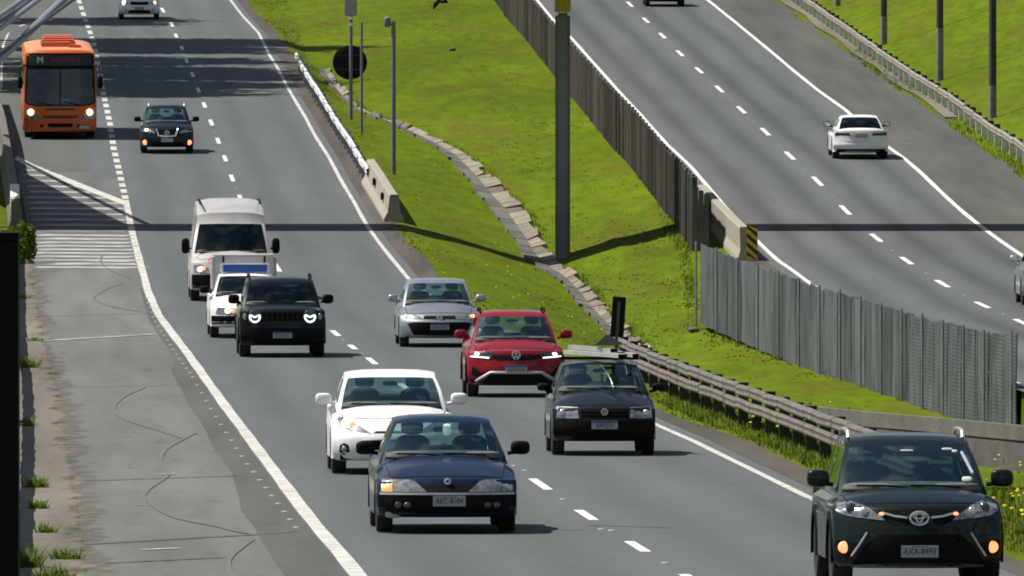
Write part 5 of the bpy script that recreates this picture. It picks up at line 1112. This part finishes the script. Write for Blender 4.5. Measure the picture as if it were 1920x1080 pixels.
for sx in (-.47, .45): q = MB(); q.box(sx - .02, sx + .02, 2.482, 2.498, 1.40, 1.78); q.build('strap', M['trim'], cb, smooth=False)
q = MB(); q.box(-.56, .56, 1.92, 1.99, 1.40, 1.63, b=.03, M=Matrix.Identity(4)); fr = q.build('visor_frame', P['white'], r); q = MB(); q.box(-.49, .49, 1.908, 1.918, 1.43, 1.60); q.build('visor_panel', M['blue_vis'], fr, smooth=False)
# -- 9 white van
r, bv = car(dict(name='van', label='tall white van with a red sticker on its bonnet behind the small pickup', cat='van', px=433, py=564, curve=LL, W=2.02, L=5.6, H=2.46, zb=.26, zg=1.0, zc=1.22, yc=.78, yt=1.42, zt=1.90, yr=5.40, yrb=5.52, zd=1.22, wbase=.965, wroof=.82, rad=.35, tw=.22, ya=.90, wb=3.2, zs=.30, paint='vanw', plan=.30, nose=.14, zbump=.72, mirror='trim', mw=.10, mh=.19, mdz=.12, mx=1.11, two_door=True, yB=2.3, ysf=1.7, glass='glass_k', rcrown=.10, rglass='glass_k', sglass='glass_k',
    decals=[('headlight', 'lens', [(.55, .68), (.57, .82), (.70, .90), (.92, .90), (.93, .72)], .010, True), ('bumper', 'trim', [(-.93, .26), (-.97, .50), (-.97, .66), (.97, .66), (.97, .50), (.93, .26)], .012, False), ('grille', 'void', [(-.50, .70), (-.52, .86), (.52, .86), (.50, .70)], .006, False)],
    lamps=[(-.75, .785, .085, 'lit_a', True, .8), (-.68, .80, .06, 'lit_r', True)]))
q = MB(); decal(q, bv, [(-.52 + .07 * math.cos(a), 1.0 + .0 + .055 * math.sin(a)) for a in np.linspace(0, 2 * math.pi, 11)[:-1]], .008); q.build('sticker', M['decal_r'], r)
q = MB(); q.box(-.25, .15, .95, 1.05, 1.262, 1.275); q.build('paper', M['decal_w'], r, smooth=False)
for sx in (-1, 1): q = MB(); q.tube([(sx * .74, 1.75, 2.37), (sx * .74, 3.4, 2.43), (sx * .74, 5.2, 2.38)], .03, 6); q.build('roof_rib', M['trim'], r)
# -- 10 dark crossover ahead of the bus
r, bv = car(dict(name='crossover_car', label='dark petrol crossover with lit fog lamps beside the orange bus', px=313, py=287, curve=LL, W=1.76, L=4.3, H=1.56, zb=.22, zg=.84, zc=1.02, yc=1.05, yt=1.82, zt=1.45, yr=3.5, yrb=4.0, zd=1.05, wbase=.79, wroof=.64, rad=.335, tw=.21, ya=.86, wb=2.61, zs=.27, paint='kicks', plan=.32, nose=.13, zbump=.56, rails='chrome', mx=.97, mirror='trim',
    decals=[('headlight', 'lens', [(.40, .68), (.44, .76), (.70, .84), (.83, .83), (.83, .73)], .010, True), ('grille', 'void', [(-.30, .56), (-.36, .80), (.36, .80), (.30, .56)], .008, False), ('lower_grille', 'void', [(-.55, .27), (-.5, .40), (.5, .40), (.55, .27)], .008, False)],
    lamps=[(-.73, .375, .085, 'lit_r', True), (-.73, .375, .05, 'lit_a', True), (-.68, .79, .07, 'lit_w', False, .6), (-.55, .73, .05, 'chrome', False)], bars=[([(.36, .82), (.28, .60), (0, .575), (-.28, .60), (-.36, .82)], .030, 'chrome', False)]))  # wider orange fog discs imitate the glow halo of the lamps
plate(r, bv, 0, .46, '', .40, .13); ring_badge(r, bv, .70, .07, .07, [(0, 0, .07, .004)])
# -- 12 white car at the top edge
r, bv = car(dict(name='hatchback_car', label='white car with lit lamps cut by the top edge above the dark petrol crossover', px=261, py=36, curve=LL, W=1.76, L=4.2, H=1.52, zb=.22, zg=.82, zc=1.0, yc=1.1, yt=1.9, zt=1.42, yr=3.4, yrb=3.9, zd=1.0, wbase=.79, wroof=.65, rad=.31, tw=.20, ya=.85, wb=2.6, zs=.24, paint='white', plan=.32, nose=.12, mx=.97,
    decals=[('headlight', 'lens', [(.40, .66), (.50, .78), (.80, .80), (.80, .68)], .010, True), ('grille', 'void', [(-.38, .64), (-.40, .78), (.40, .78), (.38, .64)], .008, False), ('lower_grille', 'void', [(-.5, .28), (-.45, .42), (.45, .42), (.5, .28)], .008, False), ('fog_housing', 'silverp', [(.5, .36), (.62, .55), (.70, .52), (.62, .34)], .008, True)],
    lamps=[(-.66, .74, .09, 'lit_w', False), (.66, .74, .06, 'lit_a', False)])); plate(r, bv, 0, .5, '', .40, .13)
# -- 13 white saloon driving away
r, bv = car(dict(name='sedan_car', label='white sedan seen from behind on the right carriageway', px=1612, py=297, curve=QR, away=True, W=1.84, L=4.75, H=1.40, zb=.24, zg=.72, zc=.97, yc=1.3, yt=2.1, zt=1.32, yr=3.35, yrb=4.15, zd=1.02, wbase=.80, wroof=.61, rad=.335, tw=.23, ya=.9, wb=2.8, zs=.24, paint='white', plan=.3, rplan=.30, mirror='trim', mx=.99, glass='glass_k', rglass='glass_k', sglass='glass_k', rw_fr=.9, rw_lo=.06,
    decals=[('tail_light', 'red_l', [(.36, .78), (.38, .87), (.84, .88), (.86, .78)], .010, True), ('lower_bumper', 'void', [(-.78, .22), (-.80, .34), (.80, .34), (.78, .22)], .010, False), ('boot_crease', 'silverp', [(-.8, .905), (-.8, .925), (.8, .925), (.8, .905)], .006, False)]))
plate(r, bv, 0, .79, '', .40, .13, rear=True, L=4.75)
# -- 14 dark car cut by the top edge
r, bv = car(dict(name='hatchback_car', label='dark car seen from behind, cut by the top edge of the right carriageway', px=1246, py=12, curve=QL, away=True, W=1.78, L=4.2, H=1.5, zg=.8, zc=1.0, yc=1.1, yt=1.9, zt=1.42, yr=3.5, yrb=3.95, zd=1.0, wbase=.79, wroof=.65, rad=.32, tw=.21, ya=.85, wb=2.6, paint='kicks', decals=[('tail_light', 'red_l', [(.60, .75), (.60, .95), (.80, .95), (.82, .75)], .010, True)]))
plate(r, bv, 0, .62, '', .40, .13, rear=True, L=4.2)
# -- 15 grey car cut by the right edge
r, bv = car(dict(name='hatchback_car', label='grey car mostly cut off by the right edge of the picture', px=1982, py=572, curve=QR, away=True, W=1.76, L=4.1, H=1.5, zg=.8, zc=1.0, yc=1.1, yt=1.9, zt=1.42, yr=3.4, yrb=3.9, zd=1.0, wbase=.79, wroof=.65, rad=.32, tw=.21, ya=.85, wb=2.55, paint='silver', decals=[('tail_light', 'red_l', [(.60, .75), (.60, .95), (.80, .95), (.82, .75)], .010, True)]))
# -- 11 orange bus
def bus():
    W, L, H = 2.5, 11.2, 3.06; hw = W / 2; px, py = 113, 262; Yq = Y_of(py); tn = LL.tan(Yq, 10) - .01; T = Vector((tn, 1)).normalized(); ya, yb = 2.4, 8.2
    p = Vector(((px - 960) / float(s_of(py)), Yq)); gr = math.atan((float(zroad(Yq + 3)) - float(zroad(Yq - 3))) / 6)
    root = empty('bus', (p.x, p.y, float(zroad(Yq)) + .004), (gr, 0, -math.atan(tn)), 'orange city bus with a dark destination board in the exit lane', 'bus')
    pf = [(.22, .26, .93, .16, 0), (.06, .28, .96, .16, 0), (.0, .40, .985, .16, 0), (-.01, .8, .99, .16, 0), (.0, 1.18, .99, .16, 0), (.05, 1.7, .985, .15, 0), (.11, 2.3, .97, .14, 0), (.16, 2.75, .955, .14, 0), (.20, 2.95, .94, .14, .02), (.32, 3.05, .92, .12, .10), (.7, 3.08, .91, .06, .12), (2, 3.08, .91, 0, .12)] + [(y, 3.08, .91, 0, .12) for y in (5, 8, 10.4)] + [(L - .3, 3.05, .92, -.06, .10), (L - .08, 2.9, .95, -.1, .0), (L, 1.5, .98, -.1, 0), (L, .5, .98, -.1, 0), (L - .2, .3, .95, -.1, 0)]
    def pt(p, u): a = abs(u); return Vector((hw * p[2] * u, p[0] + p[3] * a ** 3, p[1] - p[4] * a ** 6))
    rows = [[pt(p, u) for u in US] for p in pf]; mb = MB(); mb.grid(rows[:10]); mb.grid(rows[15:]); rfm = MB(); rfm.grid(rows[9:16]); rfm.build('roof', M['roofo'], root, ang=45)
    for s in (0, len(US) - 1):
        sg = -1 if s == 0 else 1; edge = [r_[s] for r_ in rows]; bot = []
        for cy in (yb, ya):
            for q in np.linspace(-.1, math.pi + .1, 11): bot.append(Vector((sg * hw * .985, cy + .56 * math.cos(q), .46 + .56 * math.sin(q))))
        outl = edge + [Vector((sg * hw * .985, L - .4, .32))] + bot + [Vector((sg * hw * .98, .5, .30))]
        mb.add(outl, [tuple(t) for t in tessellate_polygon([[Vector((0, v.y, v.z)) for v in outl]])])
    bv = BVHTree.FromPolygons([Vector(v) for v in mb.v], mb.f, epsilon=1e-4); mb.build('body', P['orange'], root, ang=45)
    def dc_(name, m_, poly, off, par=root): q = MB(); decal(q, bv, poly, off, step=.2); return q.build(name, M[m_], par, ang=50)
    dc_('windscreen_frame', 'void', [(-1.20, 1.30), (-1.13, 1.20), (-.85, 1.14), (.85, 1.14), (1.13, 1.20), (1.20, 1.30), (1.16, 2.40), (1.13, 2.94), (-1.13, 2.94), (-1.16, 2.40)], .012)
    for sx in (-1, 1): dc_('windscreen_pane', 'buswin', [(sx * .02, 1.18), (sx * .85, 1.18), (sx * 1.10, 1.24), (sx * 1.15, 1.34), (sx * 1.11, 2.40), (sx * .02, 2.40)], .022)
    sg_ = dc_('destination_board', 'blackp', [(-1.08, 2.52), (-1.06, 2.88), (1.06, 2.88), (1.08, 2.52)], .02)
    me = txt_mesh('M', .30); me.materials.clear(); me.materials.append(M['decal_w']); y = bvh_y(bv, -.6, 2.7) - .05; link_mesh('route_letter', me, sg_, (-.68, y, 2.70), (math.pi / 2, 0, 0))
    for k in range(9):
        q = MB(); q.box(-.30 + k * .115, -.30 + k * .115 + .075, y - .004, y + .004, 2.63 + (k % 3) * .012, 2.79 - (k % 2) * .02); q.build('destination_mark', M['decal_r2'], sg_, smooth=False)
    for sx in (-1, 1):
        o = dc_('headlight', 'lens', [(sx * .66, .68), (sx * .80, .86), (sx * 1.02, 1.02), (sx * 1.18, 1.04), (sx * 1.19, .74), (sx * .95, .66)], .014); y = bvh_y(bv, sx * .98, .90); q = MB(); q.sell((sx * 1.0, y - .01, .93), (.11, .05, .11), 1, 12, 8); q.build('lamp', M['lit_a'], o)
    dc_('grille', 'slot', [(-.55, .72), (-.62, .82), (.62, .82), (.55, .72)], .012); dc_('grille', 'slot', [(-.50, 1.0), (-.52, 1.06), (.52, 1.06), (.50, 1.0)], .012); dc_('lower_grille', 'void', [(-.40, .42), (-.44, .55), (.44, .55), (.40, .42)], .012)
    for sx in (-1, 1): dc_('fog_lamp', 'trim', [(sx * .58, .42), (sx * .58, .52), (sx * .68, .52), (sx * .68, .42)], .012)
    plate(root, bv, .82, .42, '', .36, .11)
    for sx, a in ((-1, 1), (1, 1)):
        q = MB(); q.sell((sx * 1.36, -.12, 1.95), (.09, .07, .22), .6, 12, 8); q.tube([(sx * 1.12, .10, 2.55), (sx * 1.34, -.10, 2.45), (sx * 1.36, -.12, 2.15)], .03, 6); q.build('side_mirror', M['trim'], root)
    for sx in (-1, 1):
        for k in range(7): q = MB(); y0 = .75 + k * 1.45; q.box(sx * hw * .965 - .02, sx * hw * .965 + .02, y0, y0 + 1.35, 1.5, 2.55); q.build('side_window', M['buswin'], root, smooth=False)
    for y0, y1, x0, x1, hh in ((2.6, 3.6, -.62, .42, .16), (4.0, 5.0, -.62, .55, .20), (5.3, 6.4, -.55, .50, .24), (6.8, 8.2, -.50, .50, .26), (1.7, 2.3, .30, .75, .10)):
        q = MB(); q.box(x0, x1, y0, y1, 3.06, 3.07 + hh, b=.04); q.build('roof_unit', P['orange'], root)
    tm, rm = wheel_meshes(.48, .28)
    for yy in (ya, yb):
        for sx in (-1, 1): o = link_mesh('wheel', tm, root, (sx * 1.06, yy, .48)); link_mesh('rim', rm, o)
    q = MB(); q.box(-1.1, 1.1, .4, L - .4, .30, .9); q.build('underbody', M['void'], root, smooth=False)
    for x0, x2 in ((-.15, -.85), (.75, .1)): q = MB(); q.tube([(x0, -.06, 1.16), (x2, -.03, 1.30)], .015, 5); q.build('wiper', M['trim'], root)
    q = MB(); q.box(.02, .30, -.025, -.01, 1.22, 1.40); q.v = [(a, b + bvh_y(bv, .16, 1.3), c) for a, b, c in q.v]; q.build('notice', M['blue_vis'], root, smooth=False)
M['roofo'] = mat('sunlit_orange_roof', (0.60, 0.23, 0.11), 0.6, var=0.12, vscale=1.2)  # roof lighter than the body: its glaring sunlight is painted into the colour
M['buswin'] = mat('bus_glass', (0.022, 0.026, 0.036), 0.12, coat=0.3, var=0.7, vscale=1.6); M['slot'] = mat('orange_slot', (0.10, 0.03, 0.01), 0.7); M['decal_r2'] = mat('dim_red_text', (0.20, 0.02, 0.05), 0.6)
bus()
# ------------------------------------------------------------------ vegetation
def blades(name, P_, hgt, wid, m, kind='stuff', lean=.45, per=3):
    """many small grass blades as one mesh; P_ = (n,3) foot points, hgt = heights"""
    P_ = np.repeat(P_, per, axis=0); hgt = np.repeat(hgt, per); n = len(P_)
    a = rng.uniform(0, 2 * np.pi, n); sp_ = wid * 2.5; foot = P_ + np.stack([rng.normal(0, sp_, n), rng.normal(0, sp_, n), np.zeros(n)], 1); d = np.stack([np.cos(a), np.sin(a), np.zeros(n)], 1)
    hh = hgt * rng.uniform(.6, 1.25, n); b = rng.uniform(0, 2 * np.pi, n); ln = rng.uniform(.1, lean, n)
    tip = foot + np.stack([np.cos(b) * ln * hh, np.sin(b) * ln * hh, hh], 1); w = (wid * rng.uniform(.7, 1.3, n))[:, None]
    V = np.empty((n, 3, 3)); V[:, 0] = foot - d * w; V[:, 1] = foot + d * w; V[:, 2] = tip; V[:, :2, 2] -= .02
    me = bpy.data.meshes.new(name); me.vertices.add(n * 3); me.vertices.foreach_set('co', V.ravel().astype(np.float32)); me.loops.add(n * 3); me.polygons.add(n)
    idx = np.arange(n * 3, dtype=np.int32); me.loops.foreach_set('vertex_index', idx); me.polygons.foreach_set('loop_start', idx[::3].copy()); me.polygons.foreach_set('loop_total', np.full(n, 3, dtype=np.int32))
    me.materials.append(m); me.update(); me.validate()
    nr = np.zeros((n, 3, 3)); nr[:, :, 2] = 1; nr[:, :, :2] = (np.stack([-d[:, 1], d[:, 0]], 1) * rng.choice([-1, 1], n)[:, None])[:, None, :] * .25
    nr /= np.linalg.norm(nr, axis=2, keepdims=True); me.polygons.foreach_set('use_smooth', np.ones(n, dtype=bool)); me.normals_split_custom_set_from_vertices(nr.reshape(-1, 3).tolist())
    o = bpy.data.objects.new(name, me); C.objects.link(o); tag(o, kind=kind); return o
def scatter(n, fa, fb, Ya, Yb):
    out = []
    Yv = Ya + (Yb - Ya) * rng.random(n); u = rng.random(n)
    xs = np.array([(float(fa(y)), float(fb(y))) for y in Yv]); X = xs[:, 0] + (xs[:, 1] - xs[:, 0]) * u
    return np.array([(x, y, terr(x, y)) for x, y in zip(X, Yv)])
def pat(Q, f=1.0): return np.clip(.75 + .5 * np.sin(Q[:, 0] * 1.1 * f + Q[:, 1] * .07) * np.sin(Q[:, 1] * .11 * f + Q[:, 0] * .4), .35, 1.4)
def rough(Y): return .95 + .25 * math.sin(Y * .3)
Q = scatter(2500, lambda Y: RL.X(Y) + .95, lambda Y: DL.X(Y) - .02, 230, 640); blades('median_grass', Q, .022 * pat(Q), .03, M['blade'])
Q = scatter(3000, lambda Y: DRr.X(Y) + .05, lambda Y: FB.X(Y) - .05, 250, 690); blades('median_grass', Q, .02 * pat(Q), .03, M['blade'])
Q = scatter(1500, lambda Y: QR.X(Y) + 4.0, lambda Y: QR.X(Y) + 16, 380, 700); blades('slope_grass', Q, .022 * pat(Q), .03, M['blade'])
Q = scatter(2500, lambda Y: QR.X(Y) + 3.0, lambda Y: QR.X(Y) + 4.1, 330, 560); blades('verge_grass', Q, .16 * pat(Q), .014, M['blade'])
Q = scatter(9000, lambda Y: RL.X(Y) + .9, lambda Y: RL.X(Y) + 3.4, 150, 262); blades('rail_side_grass', Q, .12 * pat(Q, 2), .012, M['blade'])
Q = scatter(7000, lambda Y: RL.X(Y) + 2.2, lambda Y: FB.X(Y) + 2.5, 130, 222); blades('rail_side_grass', Q, .34 * pat(Q, 2), .012, M['weed'], lean=.7)
Q = scatter(1200, lambda Y: RL.X(Y) + .62, lambda Y: RL.X(Y) + 1.0, 230, 600); blades('verge_grass', Q, .07 * pat(Q), .014, M['blade'])
Q = scatter(700, lambda Y: DRr.X(Y) - .1, lambda Y: DRr.X(Y) + .25, 320, 520); blades('drain_side_grass', Q, .14 * pat(Q), .014, M['weed'])
Q = scatter(900, lambda Y: FB.X(Y) - .35, lambda Y: FB.X(Y) - .02, 262, 420); blades('fence_foot_grass', Q, .10 * pat(Q), .014, M['weed'])
# weeds along the left edge
def weed(px, py, hgt, label, spread=.22, n=60, flowers=0, m='weed', name='weed_clump'):
    x, Y = gpt(px, py); z = terr(x, Y); root = empty(name, (x, Y, z), label=label, cat='weed')
    mb = MB(); 
    for k in range(n * 2):
        a = random.uniform(0, 6.28); r_ = spread * math.sqrt(random.random()); f = Vector((r_ * math.cos(a), r_ * math.sin(a), -.02)); h = hgt * random.uniform(.45, 1.1); b = random.uniform(0, 6.28)
        tip = f + Vector((math.cos(b) * h * .75, math.sin(b) * h * .75, h * random.uniform(.5, 1))); md = f.lerp(tip, .55) + Vector((0, 0, h * .10)); d = Vector((math.cos(b + 1.57), math.sin(b + 1.57), 0)) * random.uniform(.004, .011)
        mb.add([f - d * .5, f + d * .5, md + d, md - d, tip], [(0, 1, 2, 3), (3, 2, 4)])
    mb.build('foliage', M[m], root, weld=False)
    if flowers:
        mb = MB()
        for k in range(flowers): a = random.uniform(0, 6.28); r_ = spread * random.random(); mb.sell((r_ * math.cos(a), r_ * math.sin(a), hgt * random.uniform(.8, 1.2)), (.022, .022, .012), 1, 6, 4)
        mb.build('blossom', M['flower'], root)
for px, py, h, s_, n, lb in ((48, 560, .38, .14, 40, 'small green weed on the dirt left edge, above all other weeds'), (66, 640, .30, .2, 50, 'low dull weed on the dirt strip beside a pale seam'), (55, 690, .55, .2, 90, 'tall bright weed clump on the dirt strip left of the upper skid mark'), (101, 702, .22, .13, 40, 'small bright weed sprouting at the pavement edge'),
        (45, 800, .45, .16, 70, 'weed clump against the black post below its rail shadow'), (66, 915, .40, .16, 90, 'yellowish weed clump on the dirt beside the long rail shadow'), (70, 955, .35, .12, 70, 'narrow weed clump below the yellowish one beside the rail shadow'), (84, 1000, .35, .12, 60, 'weed clump near the lower seam beside the rail shadow'),
        (124, 1050, .38, .17, 90, 'weed clump with dry stems at the lower pavement edge'), (100, 1092, .45, .2, 120, 'bright green weed clump at the bottom edge'), (48, 1065, .55, .16, 110, 'dense dark weed clump at the lower left corner')): weed(px, py, h * .62, lb, s_, n)
# rounded bush by the black post
def bush(px, py, wpx, hpx, label, n=700, m='weed', name='bush', lobes=5):
    x, Y = gpt(px, py); s = s_at(Y); w, h = wpx / s, hpx / s; root = empty(name, (x, Y, terr(x, Y)), label=label, cat='bush'); mb = MB(); L_ = []
    for k in range(lobes): L_.append((Vector((random.uniform(-.3, .3) * w, random.uniform(-.8, .8) * w, h * random.uniform(.35, .68))), random.uniform(.3, .45)))
    for k in range(n):
        c, q = random.choice(L_); v = Vector((random.gauss(0, 1), random.gauss(0, 1), random.gauss(0, 1))).normalized(); p = c + Vector((v.x * w * .5, v.y * w * .7, v.z * h)) * q * random.uniform(.65, 1.1); p.z = max(p.z, .02)
        a = Vector((random.gauss(0, 1), random.gauss(0, 1), random.gauss(0, 1))).normalized(); b = a.cross(v).normalized(); t = random.uniform(.03, .06); mb.add([p - a * t, p + b * t * .6, p + a * t, p - b * t * .6], [(0, 1, 2, 3)])
    mb.build('foliage', M[m], root, weld=False); mb = MB()
    for k in range(5): mb.tube([(0, 0, -.05), tuple(Vector(L_[k % lobes][0]) * .9)], [.02, .008], 5)
    mb.build('stem', M['bark'], root)
bush(40, 494, 62, 78, 'rounded bright bush on the verge beside the top of the black post', 2400, lobes=8)
bush(1690, 838, 130, 70, 'leafy bush growing in front of the low concrete beam', 1100)
# yellow flowers in the rough grass, bottom right and by the guard rail
mb = MB()
for (xa, xb, ya_, yb_, n, h0, h1) in ((1330, 1600, 780, 880, 30, .15, .35), (1800, 1960, 900, 1080, 60, .2, .6), (1840, 1960, 850, 900, 14, .3, .6), (800, 1060, 440, 600, 24, .05, .14), (1060, 1300, 560, 640, 10, .05, .12)):
    for k in range(n):
        try: p = pix2ground(random.uniform(xa, xb), random.uniform(ya_, yb_), 125, 460)
        except ValueError: continue
        if RL.X(p.y) + .9 > p.x: continue
        mb.sell(p + Vector((0, 0, random.uniform(h0, h1))), (.028, .028, .018), 1, 6, 4)
tag(mb.build('yellow_flowers', M['flower']), kind='stuff')
# tall trees left of the road, above and outside the frame: they throw the two dark bands over the far road
def tree(x, Y, h, r_, label, n=2600, name='tree', flat=.55):
    z = terr(x, Y); root = empty(name, (x, Y, z), label=label, cat='tree', group='tall trees beyond the left edge'); mb = MB()
    mb.tube([(0, 0, -.3), (.1, 0, h * .4), (0, .1, h * .75), (0, 0, h)], [.32, .25, .14, .04], 8); cl = []
    for k in range(11):
        a = random.uniform(0, 6.28); q = r_ * random.uniform(.25, .8); c = Vector((q * math.cos(a), q * math.sin(a) * .95, h * random.uniform(.70, .98))); cl.append((c, r_ * random.uniform(.30, .50))); mb.tube([(0, 0, c.z - q * .5), tuple(c)], [.09, .03], 5)
    mb.build('trunk', M['bark'], root); mb = MB()
    for k in range(n):
        c, q = random.choice(cl); v = Vector((random.gauss(0, .6), random.gauss(0, .6), random.gauss(0, .6 * flat))); p = c + v * q
        a = Vector((random.gauss(0, 1), random.gauss(0, 1), random.gauss(0, .6))).normalized(); b = a.cross(Vector((0, 0, 1))).normalized(); t = random.uniform(.20, .40); mb.add([p - a * t, p + b * t * .6, p + a * t, p - b * t * .6], [(0, 1, 2, 3)])
    mb.build('crown', M['leaf'], root, weld=False)
rows_ = [(-22.3, 521, .95), (-22.9, 528, 1), (-22.4, 536, 1.04), (-23.1, 543, .97), (-22.6, 551, 1.02), (-23.2, 566, 1), (-22.7, 574, 1.05), (-25, 600, 1.0)]
for x0, Yt, f in rows_:
    for k, h in enumerate((11, 14.5, 18, 21.5, 25)):
        if Yt == 600 and k > 2 or (Yt in (521, 551) and k == 4): continue
        tree(x0 - .9 * k + random.uniform(-.3, .3), Yt + random.uniform(-3.0, 3.0), h * f + 1, 3.5, 'tall tree beyond the left edge shading the far road', 2300)
